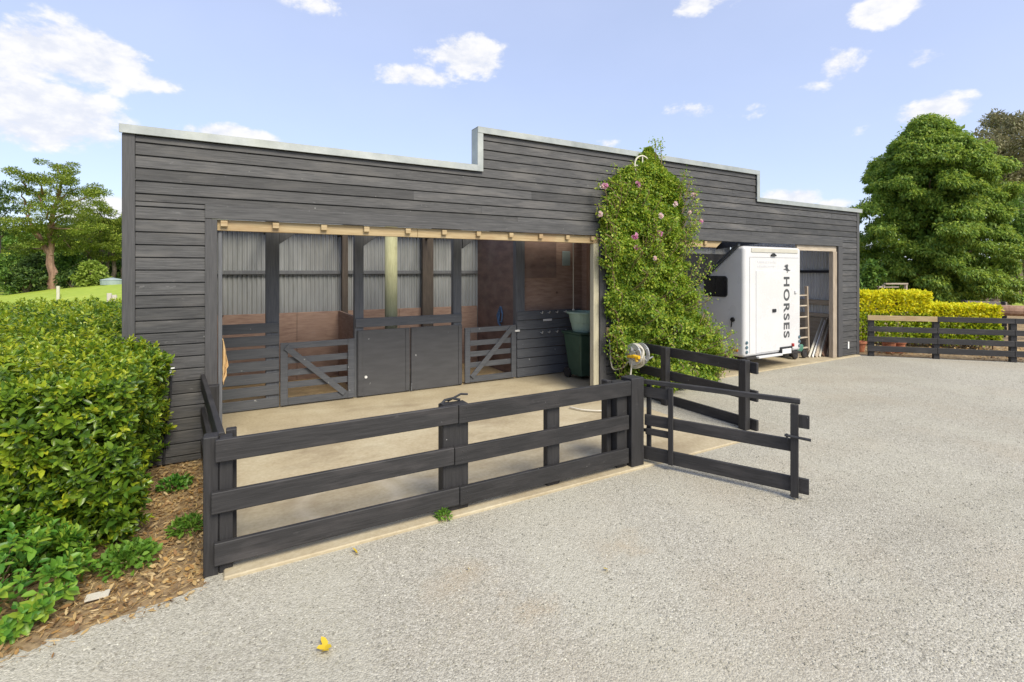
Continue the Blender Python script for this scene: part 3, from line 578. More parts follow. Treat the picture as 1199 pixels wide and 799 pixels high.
for z in (.635,.54,.445):
    for xx in (10.075, 11.885): MB().lathe([(0,-.014),(.03,-.013),(.036,0)],(xx,YR-.004,z),14,'y').build('tail_lamp', mt['teal'], tr)
pl = MB().box(11.16,11.58,YS-.035,YS-.002,.30,.465).build('plate_holder', mt['black'], tr, .006)
MB().box(11.21,11.53,YS-.042,YS-.036,.318,.425).build('number_plate', mt['whitepaint'], pl, .002)
for x in (11.585,): MB().box(x,x+.05,YS-.05,YS,.45,.52).build('red_lamp', mt['redlamp'], tr, .008)
MB().box(X0+.05,X1-.05,YR-.03,YR+.10,.285,.332).build('bumper_rubber', mt['rubber'], tr, .01)
MB().box(10.35,11.15,YR-.09,YR-.01,.30,.345).build('step_lip', mt['white'], tr, .008)
# faded small print above the door: pale dashes too worn to read
fm = MB(); x = 10.43
for z, xe in ((2.275,11.05),(2.185,11.0)):
    x = 10.43; fm = MB()
    while x < xe:
        w_ = random.uniform(.02,.05); fm.box(x,x+w_,YS-.001,YS+.005,z-.018,z+.018); x += w_+.018
    fm.build('faded_print', mt['faint'], tr)
# lettering running down the door
def lettering(word, xc, ztop, zbot, width, y):
    cu = bpy.data.curves.new('word','FONT'); cu.body = word; cu.offset = .032; cu.extrude = 0; cu.space_character = 1.22
    to = bpy.data.objects.new('word', cu); COL.objects.link(to); bpy.context.view_layer.update()
    me = bpy.data.meshes.new_from_object(to.evaluated_get(bpy.context.evaluated_depsgraph_get())); bpy.data.objects.remove(to)
    xs = [v.co.x for v in me.vertices]; ys = [v.co.y for v in me.vertices]; a, b, c, d = min(xs), max(xs), min(ys), max(ys); o_ = loc_of(tr)
    for v in me.vertices:
        u = (v.co.x-a)/(b-a); w = (v.co.y-c)/(d-c)
        v.co = (xc-width/2+w*width-o_.x, y-o_.y, ztop-u*(ztop-zbot)-o_.z)
    me.name = 'lettering'; me.materials.clear(); me.materials.append(mt['decal'])
    ob = bpy.data.objects.new('lettering', me); COL.objects.link(ob); ob.parent = tr; return ob
lettering('HORSES', 11.405, 1.965, 0.650, .215, YS-.0125)
horse = [(-.02,.13),(.03,.15),(.05,.10),(.035,.04),(.05,-.02),(.09,-.06),(.14,-.05),(.11,-.08),(.07,-.10),(.03,-.09),(.04,-.14),(.00,-.17),(.02,-.12),(-.01,-.08),(-.02,-.03),(-.07,-.05),(-.10,-.02),(-.06,-.02),(-.02,.0),(-.01,.05),(-.05,.09),(-.08,.08)]
MB().prism([(11.405+y_*1.0, 2.15-x_*.85) if 0 else (11.405+x_*1.1, 2.145+y_*.60) for x_, y_ in horse], 'y', YS-.013, YS-.011).build('horse_emblem', mt['decal'], tr)
# left side: window, handle, marker lamp
def rrect(c0, c1, d0, d1, r, n=5):
    pts = []
    for (a, b, s) in ((c1-r,d1-r,0),(c0+r,d1-r,90),(c0+r,d0+r,180),(c1-r,d0+r,270)):
        for i in range(n+1): t = R(s+90*i/n); pts.append((a+r*math.cos(t), b+r*math.sin(t)))
    return pts
wf = MB().prism(rrect(.285,.865,1.545,1.985,.07), 'x', X0-.018, X0+.01).build('window_frame', mt['black'], tr, .004)
MB().prism(rrect(.305,.570,1.565,1.965,.05), 'x', X0-.024, X0-.019).prism(rrect(.580,.845,1.565,1.965,.05), 'x', X0-.024, X0-.019).build('pane', mt['glass'], wf)
MB().lathe([(0,-.03),(.045,-.028),(.05,0)],(X0-.002,.16,1.09),14,'x').tube([(X0-.02,.17,1.07),(X0-.03,.18,.93)],.012,8).build('side_handle', mt['black'], tr)
MB().box(X0-.02,X0,.04,.12,.44,.49).build('marker_lamp', mt['amber'], tr, .006)
for xx in (X0+.16, X1-.16):
    for yy in (.95,1.62):
        w_ = MB().lathe([(.17,-.09),(.28,-.09),(.305,-.06),(.305,.06),(.28,.09),(.17,.09)],(xx,yy,.305),24,'x').build('tyre', mt['rubber'], tr, smooth=True)
        MB().lathe([(0,-.05),(.10,-.06),(.17,-.085),(.17,.085),(.10,.06),(0,.05)],(xx,yy,.305),20,'x').build('rim', mt['steel'], w_)
MB().bar((10.98,1.95,.42),(10.98,3.2,.42),.09,.09).bar((10.3,2.0,.42),(10.96,3.0,.42),.07,.07).bar((11.66,2.0,.42),(11.0,3.0,.42),.07,.07).build('drawbar', mt['steel'], tr)
MB().tube([(10.98,3.05,.0),(10.98,3.05,.6)],.03,10).build('jockey_stand', mt['steel'], tr)

# ================================================================== THINGS IN THE BARN
ld = empty('ladder', 'pale ladder standing between the horse trailer and the stacked timber', 'ladder', (12.95,.5,.02))
for xx in (12.72,13.17): MB().bar((xx,.44,.02),(xx,.48,1.72),.05,.07,(0,1,0)).build('stile', mt['weatheredv'], ld, .004)
for z in (.237,.485,.713,.982,1.251,1.50): y_ = .44+.04*(z-.02)/1.7; MB().bar((12.745,y_,z),(13.145,y_,z),.05,.03).build('rung', mt['weathered'], ld, .003)
pk = [((12.98,.31),(14.40,.76,.84),.06,'palepost','longest pale batten leaning at the left of the timber pile'),
      ((13.06,.27),(14.40,.70,.80),.045,'whitepaint','narrow whitish batten leaning second in the timber pile'),
      ((13.15,.24),(14.40,.63,.86),.09,'weathered','wide weathered plank leaning in the middle of the timber pile'),
      ((13.26,.22),(14.40,.58,.78),.05,'palepost','pale batten leaning against the broad rusty board'),
      ((13.42,.21),(14.40,.53,.72),.14,'redbark','broad rusty brown board leaning near the bay post'),
      ((13.58,.21),(14.40,.46,.66),.06,'weathered','short grey plank leaning behind the rusty board'),
      ((13.70,.18),(14.10,.26,.36),.07,'rawv','shortest fresh yellow offcut leaning by the bay post')]
for (b, t, w_, m_, lab) in pk:
    o = MB().bar((b[0],b[1],.035),t,w_,.024,(0,-1,.2)).build('plank', mt[m_], None, .003); tag(o, lab, 'plank', 'timber leaning on the end wall')
ct = empty('hand_trolley', 'small green hand trolley with black wheels beside the horse trailer', 'trolley', (12.6,.4,.02))
MB().box(12.42,12.86,.36,.62,.16,.34).build('tray', mt['greenpaint'], ct, .02)
MB().tube([(12.80,.62,.3),(12.84,.72,.75),(12.5,.72,.75),(12.46,.62,.3)],.014,8).build('handle', mt['redlamp'], ct)
for (xx, yy) in ((12.46,.34),(12.84,.34),(12.46,.66),(12.84,.66)):
    w_ = MB().lathe([(.03,-.03),(.085,-.03),(.1,-.015),(.1,.015),(.085,.03),(.03,.03)],(xx,yy,.122),18,'y').build('wheel', mt['rubber'], ct)
    MB().lathe([(0,-.032),(.05,-.034),(.05,.034),(0,.032)],(xx,yy,.122),12,'y').build('hub', mt['blacksteel'], w_)
bn = empty('wheelie_bin', 'dark green wheelie bin standing behind the pale opening post', 'bin', (6.88,1.12,.032))
MB().add([(6.68,.93,.10),(7.04,.93,.10),(7.04,1.30,.10),(6.68,1.30,.10),(6.60,.84,.90),(7.14,.84,.90),(7.14,1.40,.90),(6.60,1.40,.90)],[(0,3,2,1),(4,5,6,7),(0,1,5,4),(1,2,6,5),(2,3,7,6),(3,0,4,7)]).build('body', mt['bin'], bn, .03, 3)
MB().box(6.585,7.155,.82,1.44,.90,.935).build('lid', mt['bin'], bn, .012, 2)
for xx in (6.67,7.05): MB().lathe([(0,-.03),(.10,-.03),(.10,.03),(0,.03)],(xx,1.33,.135),16,'x').build('wheel', mt['rubber'], bn)
MB().tube([(6.66,1.44,.86),(6.66,1.50,.88),(7.08,1.50,.88),(7.08,1.44,.86)],.015,8).build('handle', mt['bin'], bn)
tb = empty('plastic_tub', 'pale green plastic tub resting on the wheelie bin lid', 'tub', (6.88,1.10,.936))
MB().lathe([(0,0),(.20,.0),(.235,.16),(.25,.17),(.285,.34),(.305,.345),(.305,.375),(.28,.375),(.215,.03),(0,.03)],(6.88,1.12,.937),28).build('bowl', mt['tub'], tb, smooth=False)
MB().lathe([(.306,.345),(.325,.345),(.325,.378),(.306,.378)],(6.88,1.12,.937),28).build('rim', mt['tub'], tb)
rd = empty('hanging_rod', 'thin pale rod hanging from the ceiling above the bridle hooks', 'rod', (7.0,1.62,1.3))
MB().tube([(7.02,1.63,2.86),(7.02,1.63,1.31)],.011,8).build('shaft', mt['hose'], rd)
MB().lathe([(0,-.02),(.022,-.012),(.026,.0),(.02,.02),(0,.028)],(7.02,1.63,1.30),12).build('tip', mt['whitepaint'], rd)
ht = empty('halter', 'blue webbing halter hung on the ply partition above the narrow gate', 'halter', (5.76,2.45,1.2))
MB().tube([(5.775,2.42,1.36),(5.765,2.33,1.22),(5.76,2.36,1.06),(5.76,2.50,1.03),(5.765,2.56,1.18),(5.775,2.44,1.36)],.016,8).build('strap', mt['blue'], ht)
MB().tube([(5.77,2.46,1.28),(5.755,2.48,1.02),(5.765,2.42,.98)],.018,8).build('lead', mt['blue'], ht)
# cloth hanging inside the left jamb
vs = []; nz_, nx_ = 14, 7
for i in range(nz_+1):
    z = 1.30-.50*i/nz_; w_ = float(np.interp(z,[.80,.84,.93,.97,1.0,1.15,1.30],[.004,.008,.048,.028,.062,.035,.006]))
    for j in range(nx_+1):
        s = j/nx_; vs.append((.904+w_*s, .085+.02*math.sin(7*s+i*.4)+.03*s, z+.02*math.sin(5*s)))
cl = MB().add(vs, [(i*(nx_+1)+j, i*(nx_+1)+j+1, (i+1)*(nx_+1)+j+1, (i+1)*(nx_+1)+j) for i in range(nz_) for j in range(nx_)]).build('hanging_cloth', mt['cloth'], None, smooth=True)
sf = cl.modifiers.new('thick', 'SOLIDIFY'); sf.thickness = .006; tag(cl, 'tan cloth hanging inside the left edge of the stall opening', 'cloth')
# standpipe tap on the left pier
tp = empty('wall_tap', 'small grey tap and pipe on the boards beside the broadleaf hedge', 'tap', (.44,-.04,.1))
MB().tube([(.36,-.045,.02),(.37,-.045,.30),(.415,-.042,.70),(.425,-.045,1.0)],.013,8).build('pipe', mt['blacksteel'], tp)
MB().tube([(.425,-.045,1.0),(.425,-.10,1.02),(.425,-.13,.98)],.014,8).tube([(.39,-.08,1.05),(.46,-.08,1.05)],.009,8).build('spout', mt['steel'], tp)
# hose reel on the short fence
hr = empty('hose_reel', 'grey hose reel with a yellow nozzle mounted on the fence below the rose', 'hose reel', (6.8,-.5,.75))
for (xx, r0) in ((6.62,.175),(6.80,.175)):
    m_ = MB().lathe([(r0-.015,-.008),(r0,-.008),(r0,.008),(r0-.015,.008),(r0-.015,-.008)],(xx,-.52,.75),28,'x')
    m_.lathe([(.105,-.005),(r0-.01,-.005),(r0-.01,.005),(.105,.005),(.105,-.005)],(xx,-.52,.75),28,'x').lathe([(0,-.012),(.06,-.012),(.06,.007),(0,.007)],(xx,-.52,.75),20,'x')
    for k in range(5): t = 2*math.pi*k/5; m_.bar((xx,-.52+.06*math.cos(t),.75+.06*math.sin(t)),(xx,-.52+(r0-.01)*math.cos(t),.75+(r0-.01)*math.sin(t)),.012,.045,(1,0,0))
    m_.build('flange', mt['steel'], hr)
pts = []
for i in range(160): t = i/160*2*math.pi*7; rr_ = .095+.012*math.sin(i*.37); pts.append((6.64+.14*((i/160*3.5)%1 if int(i/160*3.5)%2 == 0 else 1-(i/160*3.5)%1), -.52+rr_*math.cos(t), .75+rr_*math.sin(t)))
cm = MB().tube(pts,.016,6)
for q in range(4): cm.tube([(6.70+.03*math.sin(3*t+q)+.02*q, -.50+(.15+.02*q)*math.cos(t)+.03*q, .745+(.155+.014*q)*math.sin(t)-.015*q) for t in [2*math.pi*i/28 for i in range(29)]], .012, 6)
cm.build('hose_coil', mt['hose'], hr)
MB().tube([(6.60,-.40,.70),(6.57,-.60,.735),(6.58,-.70,.73)],[.018,.03,.028],10).tube([(6.575,-.62,.74),(6.57,-.66,.66)],.022,8).build('nozzle', mt['yellow'], hr)
MB().tube([(6.80,-.42,.88),(6.95,-.42,.80)],.014,8).tube([(6.80,-.62,.66),(6.95,-.62,.70)],.014,8).build('bracket', mt['steel'], hr)
def sm_path(pts, n=8):
    P = [Vector(p) for p in pts]; o = []
    for i in range(len(P)-1):
        a, b, c, d = P[max(i-1,0)], P[i], P[i+1], P[min(i+2,len(P)-1)]
        for k in range(n):
            t = k/n; o.append(.5*((2*b)+(c-a)*t+(2*a-5*b+4*c-d)*t*t+(3*b-a-3*c+d)*t**3))
    return o+[P[-1]]
hs = MB().tube(sm_path([(6.52,-.06,.94),(6.51,-.09,.80),(6.515,-.10,.60),(6.54,-.12,.47),(6.60,-.16,.45),(6.66,-.28,.52),(6.66,-.40,.68)]),.013,8)
hs.tube(sm_path([(6.62,-.50,.66),(6.60,-.48,.40),(6.56,-.52,.12),(6.50,-.56,.047),(6.3,-.72,.047),(6.0,-.86,.047),(5.72,-.84,.047),(5.50,-.66,.047),(5.42,-.45,.047)]),.013,8)
tag(hs.build('garden_hose', mt['hose'], None, smooth=True), 'cream hose looping from the tap down onto the concrete yard', 'hose')
tp2 = empty('hose_tap', 'brass tap on a yellow block above the hose at the opening edge', 'tap', (6.52,-.04,.95))
MB().box(6.475,6.60,-.05,-.028,.98,1.14).build('backing_block', mt['raw'], tp2, .004)
MB().tube([(6.53,-.05,1.02),(6.53,-.11,1.02),(6.525,-.10,.93)],.014,8).tube([(6.50,-.09,1.05),(6.56,-.09,1.05)],.01,8).build('spout', mt['yellow'], tp2)
lp = empty('wall_lamp', 'pale round wall lamp on the boards among the rose tips', 'lamp', (7.15,-.1,3.9))
MB().lathe([(.17,-.012),(.19,-.01),(.19,.01),(.17,.012),(.17,-.012)],(7.16,-.17,3.90),24,'y').bar((7.16,-.03,3.9),(7.16,-.16,3.9),.03,.03).bar((7.0,-.17,3.9),(7.32,-.17,3.9),.012,.02).bar((7.16,-.17,3.73),(7.16,-.17,4.07),.012,.02,(1,0,0)).build('shade_ring', mt['palepost'], lp)

# ================================================================== HEDGE AND PLANTS BY THE BARN
def hnoise(x, y): return .05*np.sin(x*3.1+1)*np.cos(y*2.7)+.035*np.sin(x*7.3+y*5.1)
hedge = empty('broadleaf_hedge', 'big glossy broadleaf hedge with yellow green tips at the barn corner', 'hedge', (-.8,-1,0))
def shell(n, x0, x1, y0, y1, face):
    d = rng.random(n)**1.6*.34
    if face == 'top':
        x = rng.uniform(x0,x1,n); y = rng.uniform(y0,y1,n); z = 1.37+hnoise(x,y)-d-((.20*np.exp(-(y-y0)/.2)+.20*np.exp(-(x1-x)/.2)) if y0 < -1 else 0); nn = np.tile([0,0,1.], (n,1))
    elif face == 'front':
        x = rng.uniform(x0,x1,n); z = rng.random(n)**.75*1.3+.06; y = y0+.10*(1.3-z)*0+hnoise(x,z)*1.3+d+np.clip(.55-z,0,1)*.22; nn = np.tile([0,-1.,.25], (n,1))
    else:
        y = rng.uniform(y0,y1,n); z = rng.random(n)**.75*1.3+.06; x = x1+hnoise(y,z)*1.3-d-np.clip(.45-z,0,1)*.2; nn = np.tile([1.,0,.25], (n,1))
    e = np.clip((z-1.22)/.2,0,1)  # round the shoulders
    if face == 'front': y = y+e*e*.22; z = z-.10*e
    if face == 'side': x = x-e*e*.22; z = z-.10*e
    return np.stack([x,y,z],1), unit(nn), d
def hedge_leaves(parts, size):
    C = np.concatenate([p[0] for p in parts]); NN = np.concatenate([p[1] for p in parts]); D = np.concatenate([p[2] for p in parts]); n = len(C)
    Nn = unit(NN*.9+np.array([0,0,.45])+rng.normal(size=(n,3))*.5)
    A = unit(NN*.35+np.array([0,0,.15])+rng.normal(size=(n,3))*.7)
    s = rng.uniform(.65,1.25,n)*size
    return C, A, Nn, s
HX = .33
def rosettes(name, P, Ax, per, size, m, parent, wr=.5, spread=.09):
    n = len(P); Ax = unit(Ax); t = np.tile(np.linspace(0,1,per), n)[:,None]; C = np.repeat(P,per,0); a = np.repeat(Ax,per,0)
    u = unit(np.cross(a, np.tile([.3,.2,1.],(n*per,1))+rng.normal(size=(n*per,3))*.02)); v = np.cross(a,u)
    an = (np.tile(np.arange(per)*2.39996,n)+np.repeat(rng.uniform(0,6.28,n),per)+rng.normal(size=n*per)*.3)[:,None]
    rd_ = u*np.cos(an)+v*np.sin(an); el_ = np.radians(5+62*t+rng.normal(size=t.shape)*12)
    A = rd_*np.cos(el_)+a*np.sin(el_); Nn = a*np.cos(el_)-rd_*np.sin(el_)
    s_ = (size*np.repeat(rng.uniform(.75,1.2,n),per)*rng.uniform(.75,1.2,n*per)*(1.05-.35*t[:,0]))
    return leaves(name, C+a*t*spread-a*.03, A, unit(Nn+rng.normal(size=Nn.shape)*.22), s_, s_*wr, m, parent, fold=.2, curl=.18)
def shoots(parts):
    P = np.concatenate([p[0] for p in parts]); NN = np.concatenate([p[1] for p in parts]); n = len(P)
    return P, unit(NN*.75+np.array([0,0,.65])+rng.normal(size=(n,3))*.42)
yl = leafmat('young_hedge_leaf', [(.16,.26,.018),(.26,.36,.022),(.36,.43,.028),(.45,.47,.035),(.19,.30,.02)], .35, .32, .5)
P, Ax = shoots([shell(900,-1.5,HX,-2.0,-.10,'top'), shell(1150,-1.5,HX,-2.02,0,'front'), shell(800,0,HX,-2.0,-.08,'side')]); rosettes('foliage', P, Ax, 10, .072, mt['hedgeleaf'], hedge)
P, Ax = shoots([shell(750,-1.5,HX,-2.0,-.10,'top'), shell(420,-1.5,HX,-2.02,0,'front'), shell(330,0,HX,-2.0,-.08,'side')]); P = P+Ax*.03; rosettes('foliage', P, Ax, 11, .062, yl, hedge)
P, Ax = shoots([shell(2600,-5.0,-.16,-.12,8.0,'top'), shell(300,-3.6,-1.5,-2.02,0,'front'), shell(350,-3.6,-1.5,-2.0,-.1,'top'), shell(300,0,-.14,-.1,6,'side')]); rosettes('foliage', P, Ax, 9, .088, mt['hedgeleaf'], hedge)
P, Ax = shoots([shell(1500,-5.0,-.16,-.12,8.0,'top')]); P = P+np.array([0,0,.05]); rosettes('foliage', P, Ax, 10, .075, yl, hedge)
n = 60; bx = np.concatenate([rng.uniform(-1.2,HX-.05,30), rng.uniform(-4,-.25,30)]); by = np.concatenate([rng.uniform(-1.95,-.15,30), rng.uniform(-.1,7.5,30)])
rosettes('foliage', np.stack([bx,by,1.40+hnoise(bx,by)],1), np.tile([0,0,1.],(n,1))+rng.normal(size=(n,3))*.2, 11, .06, yl, hedge, .5, .16)
# sparse inner leaves, so that depth and stems show between the shoots
parts = [shell(2600,-1.5,HX-.08,-1.9,-.10,'top'), shell(4200,-1.5,HX-.1,-1.90,0,'front'), shell(2600,0,HX-.1,-1.9,-.08,'side'), shell(7000,-5.0,-.3,-.12,8.0,'top')]
C, A, Nn, s = hedge_leaves(parts, .07); C[:,2] -= .06
leaves('inner_foliage', C, A, Nn, s, s*.5, mt['hedgeleaf'], hedge)
st = MB()
for i in range(70):
    x, y = random.uniform(-1.4,.08), random.uniform(-1.72,-.3); lean = random.uniform(-.18,.12); l2 = random.uniform(-.08,.12)
    st.tube(sm_path([(x,y,0),(x+lean*.4,y+l2*.5,.45),(x+lean,y+l2,.85),(x+lean*1.3,y+l2*1.2,1.08)],4),[.014]*5+[.009]*5+[.006]*3,6)
for i in range(40):
    x, y = random.uniform(-4.5,-.3), random.uniform(0,7.5); st.tube([(x,y,0),(x+random.uniform(-.2,.2),y,.6),(x+random.uniform(-.3,.3),y,1.25)],[.02,.015,.008],5)
st.build('stem_cluster', mt['twig'], hedge)
def plant(name, label, cat, p, r, h, n, ln, m, wr=.5, group=None):
    o = empty(name, label, cat, p, group)
    d = rvec(n); d[:,2] = np.abs(d[:,2]); rad = rng.random(n)**.4
    C = np.array(p)+d*rad[:,None]*np.array([r,r,h])+np.array([0,0,.02])
    A = unit(d*.9+rng.normal(size=(n,3))*.5+np.array([0,0,.1])); Nn = unit(np.array([0,0,1.])+d*.4+rng.normal(size=(n,3))*.4)
    s = rng.uniform(.7,1.3,n)*ln; leaves('foliage', C, A, Nn, s, s*wr, mt[m], o)
    st = MB()
    for k in range(10):
        a = random.uniform(0,6.28); st.tube([p,(p[0]+r*.4*math.cos(a),p[1]+r*.4*math.sin(a),p[2]+h*.45),(p[0]+r*.8*math.cos(a),p[1]+r*.8*math.sin(a),p[2]+h*.75)],[.006,.005,.003],5)
    st.build('stem_cluster', mt['twig'], o); return o
lsb = plant('low_shrub', 'low leafy shrub in front of the broadleaf hedge at the left edge', 'shrub', (-.32,-2.26,0), .40, .42, 500, .055, 'shrubleaf')
n = 170; d = rvec(n); d[:,2] = np.abs(d[:,2]); rosettes('foliage', np.array((-.32,-2.26,.0))+d*np.array([.46,.46,.48]), d+np.array([0,0,.5]), 9, .075, leafmat('bright_shrub_leaf', [(.07,.20,.03),(.13,.29,.035),(.20,.36,.04),(.30,.40,.05)], .3, .4, .4), lsb, .52)
plant('weed', 'bright green weed at the foot of the broadleaf hedge', 'weed', (.36,-2.10,0), .17, .13, 420, .045, 'weedleaf', .6)
plant('weed', 'bright green grassy weed beside the fence corner post', 'weed', (.68,-1.75,0), .12, .09, 300, .05, 'weedleaf', .3)
plant('weed', 'tiny green weed under the middle post of the front fence', 'weed', (2.55,-2.585,0), .06, .06, 130, .035, 'weedleaf', .4)
plant('weed', 'small weed patch under the tap by the barn boards', 'weed', (.52,-.75,0), .14, .08, 260, .045, 'shrubleaf', .55)
# leaf litter over the soil strip
n = 17000; x = rng.uniform(-1.7,.84,n); y = rng.uniform(-2.95,-.05,n); lim = -2.66+.20*np.clip(x-.84,-9,0)
k = (y > lim+rng.normal(size=n)*.05); x, y = x[k], y[k]; n = len(x)
C = np.stack([x,y,rng.uniform(-.006,.02,n)],1); a = rng.uniform(0,6.28,n)
lit = leaves('leaf_litter', C, np.stack([np.cos(a),np.sin(a),rng.normal(size=n)*.25],1), unit(np.stack([rng.normal(size=n)*.8,rng.normal(size=n)*.8,np.ones(n)],1)), rng.uniform(.015,.075,n), np.where(rng.random(n) < .62, rng.uniform(.002,.005,n), rng.uniform(.009,.026,n)), mt['litter'], curl=-.15)
tag(lit, 'brown and straw coloured dry leaves covering the soil beside the gravel', 'leaf litter', None, 'stuff')
bp = MB().box(.19,.31,-2.47,-2.40,.012,.022).build('wood_scrap', mt['palepost']); bp.rotation_euler = (0,0,0); tag(bp, 'pale scrap of wood lying on the dry leaves', 'wood scrap')
def fallen(x, y, lab, k, s):
    a = rng.uniform(0,6.28,k); C = np.stack([x+rng.normal(size=k)*.015, y+rng.normal(size=k)*.015, np.full(k,.006)],1)
    o = leaves('fallen_leaf', C, np.stack([np.cos(a),np.sin(a),np.full(k,.25)],1), unit(np.stack([rng.normal(size=k)*.4,rng.normal(size=k)*.4,np.ones(k)],1)), np.full(k,s), np.full(k,s*.5), mt['fallen'], curl=-.2)
    tag(o, lab, 'leaf', 'fallen leaves on the gravel')
fallen(1.45,-3.60,'crumpled yellow leaves on the gravel nearest the camera',4,.07)
fallen(1.80,-2.76,'single yellow leaf on the gravel close under the front fence',2,.06)
fallen(3.30,-3.80,'small orange leaf on the gravel right of the sandy spot',1,.05)
fallen(2.42,-3.30,'tiny leaf lying on the sandy gravel spot',1,.04)
# loose stones
n = 60000; d_ = rng.uniform(2.6,10.5,n); X_ = rng.uniform(-1.05,1.05,n)*d_
wx = CX+X_*SN+d_*CS; wy = CY-X_*CS+d_*SN
ok = (wy < -2.61)&(wy < -2.66+.20*np.minimum(wx-.84,0)) | ((wx > 7.1)&(wy < -.15)); wx, wy = wx[ok], wy[ok]; n = len(wx)
base = np.array([(1,0,0),(-.5,.87,0),(-.5,-.87,0),(0,0,1)], float)
sz = rng.uniform(.003,.0095,n)*rng.uniform(.6,1.1,n); P = np.repeat(base[None],n,0)+rng.normal(size=(n,4,3))*.28
ang = rng.uniform(0,6.28,n); ca, sa_ = np.cos(ang)[:,None], np.sin(ang)[:,None]
P = np.stack([P[:,:,0]*ca-P[:,:,1]*sa_, P[:,:,0]*sa_+P[:,:,1]*ca, P[:,:,2]*.75-.05], 2)*sz[:,None,None]+np.stack([wx,wy,np.zeros(n)],1)[:,None,:]
me = bpy.data.meshes.new('loose_stones'); F = np.array([0,1,3,1,2,3,2,0,3]); idx = (np.arange(n)[:,None]*4+F).reshape(-1)
me.vertices.add(n*4); me.vertices.foreach_set('co', P.astype(np.float32).ravel()); me.loops.add(len(idx)); me.loops.foreach_set('vertex_index', idx.astype(np.int32))
me.polygons.add(n*3); me.polygons.foreach_set('loop_start', (np.arange(n*3)*3).astype(np.int32)); me.polygons.foreach_set('loop_total', np.full(n*3,3,np.int32)); me.update(calc_edges=True); me.validate()
m_, t_, b_ = newmat('gravel_stone'); g_ = N(t_, 'ShaderNodeNewGeometry'); t_.links.new(ramp(t_, g_.outputs['Random Per Island'], [(0,(.20,.19,.155)),(.5,(.37,.352,.285)),(.85,(.48,.46,.38)),(1,(.60,.58,.49))]), b_.inputs['Base Color']); b_.inputs['Roughness'].default_value = .9
me.materials.append(m_); ls = bpy.data.objects.new('loose_stones', me); COL.objects.link(ls); tag(ls, 'loose pale grey stones scattered over the gravel', 'gravel', None, 'stuff')

# ------------------------------------------------------------------ climbing rose
rose = empty('climbing_rose', 'tall climbing rose covering the wall between the two barn openings', 'climbing rose', (7.6,-.3,0))
zz = np.array([-.1,.25,.63,1.0,1.5,1.9,2.2,2.6,2.83,3.27,3.66,4.0,4.2])
xl = np.array([6.85,6.72,6.58,6.50,6.45,6.42,6.38,6.34,6.32,6.38,6.62,7.05,7.38]); xr = np.array([8.95,9.22,9.15,8.94,8.50,8.30,8.25,8.17,8.14,8.27,8.14,7.76,7.45])
th_ = np.array([.6,.66,.64,.58,.5,.45,.42,.38,.35,.3,.26,.2,.1])
n = 92000; z = rng.random(n)**.92*4.2+.05; l_ = np.interp(z,zz,xl); r_ = np.interp(z,zz,xr); t_ = np.interp(z,zz,th_)
edge = .06*np.sin(z*9.)+.05*np.sin(z*23+1)-.05
u = rng.uniform(-1,1,n); u = np.sign(u)*np.abs(u)**.85
x = (l_+r_)/2+u*((r_-l_)/2+edge+rng.normal(size=n)*.05); bulge = t_*np.sqrt(np.clip(1-(u*.92)**2,.05,1))
lump = .68+.30*np.sin(x*4.3+z*2.1)*np.sin(z*5.2-x*1.7)+.18*np.sin(x*11+z*9)*np.sin(z*13-x*5)
y = -.03-bulge*lump*(1-rng.random(n)**1.9*.55)
C = np.stack([x,y,z],1); o_ = unit(np.stack([u*.7,-np.ones(n),np.full(n,.35)],1))
thin = rng.random(n) < np.clip(1.2-.10*z,.7,1); C, o_ = C[thin], o_[thin]; n = len(C)
Nn = unit(o_*.8+np.array([0,0,.5])+rng.normal(size=(n,3))*.5); A = unit(o_*.3+np.array([0,0,-.25])+rng.normal(size=(n,3))*.7)
s = rng.uniform(.034,.07,n); leaves('foliage', C, A, Nn, s, s*.62, mt['roseleaf'], rose, six=False)
sp = MB(); tips = [(6.14,3.50,-.22),(6.12,3.15,-.25),(6.08,2.62,-.28),(7.45,4.40,-.15),(7.62,4.34,-.12),(8.42,2.95,-.25),(8.52,3.2,-.2),(8.62,2.35,-.2),(8.75,2.2,-.3),(6.5,3.80,-.2),(8.3,3.75,-.2)]
for i in range(70):
    z_ = random.uniform(.3,4.0); side_ = random.random() < .5; x_ = np.interp(z_,zz,xl)-random.uniform(.0,.14) if side_ else np.interp(z_,zz,xr)+random.uniform(.0,.16)
    tips.append((float(x_), z_, -random.uniform(.12,.4)))
for i in range(45): z_ = random.uniform(.4,3.7); tips.append((random.uniform(float(np.interp(z_,zz,xl))+.2,float(np.interp(z_,zz,xr))-.2), z_, -float(np.interp(z_,zz,th_))-random.uniform(.08,.22)))
sc_ = []
for (tx, tz, ty) in tips:
    bx = tx+(7.4-tx)*.18; pp = sm_path([(bx,-.2,tz-.38),((bx+tx)/2,ty-.05,tz-.10),(tx,ty,tz)],6); sp.tube(pp,.007,5)
    for p in pp[2:]:
        for k in range(5): sc_.append((p.x+random.gauss(0,.045),p.y+random.gauss(0,.045),p.z+random.gauss(0,.045)))
for i in range(26):
    x0 = random.uniform(6.9,8.0); z1 = random.uniform(1.2,3.2); x1 = 7.25+random.uniform(-.8,.8)*(1-z1/6)
    sp.tube(sm_path([(x0,-.12,0),((x0+x1)/2+random.uniform(-.2,.2),-.2,z1*.5),(x1,-.2,z1)],6),[.012]*6+[.005]*7,6)
sp.build('stem_cluster', mt['twig'], rose)
C = np.array(sc_); n = len(C); s = rng.uniform(.03,.06,n); leaves('foliage', C, rvec(n), unit(rvec(n)*.6+np.array([0,-.5,.6])), s, s*.6, mt['roseleaf'], rose, six=False)
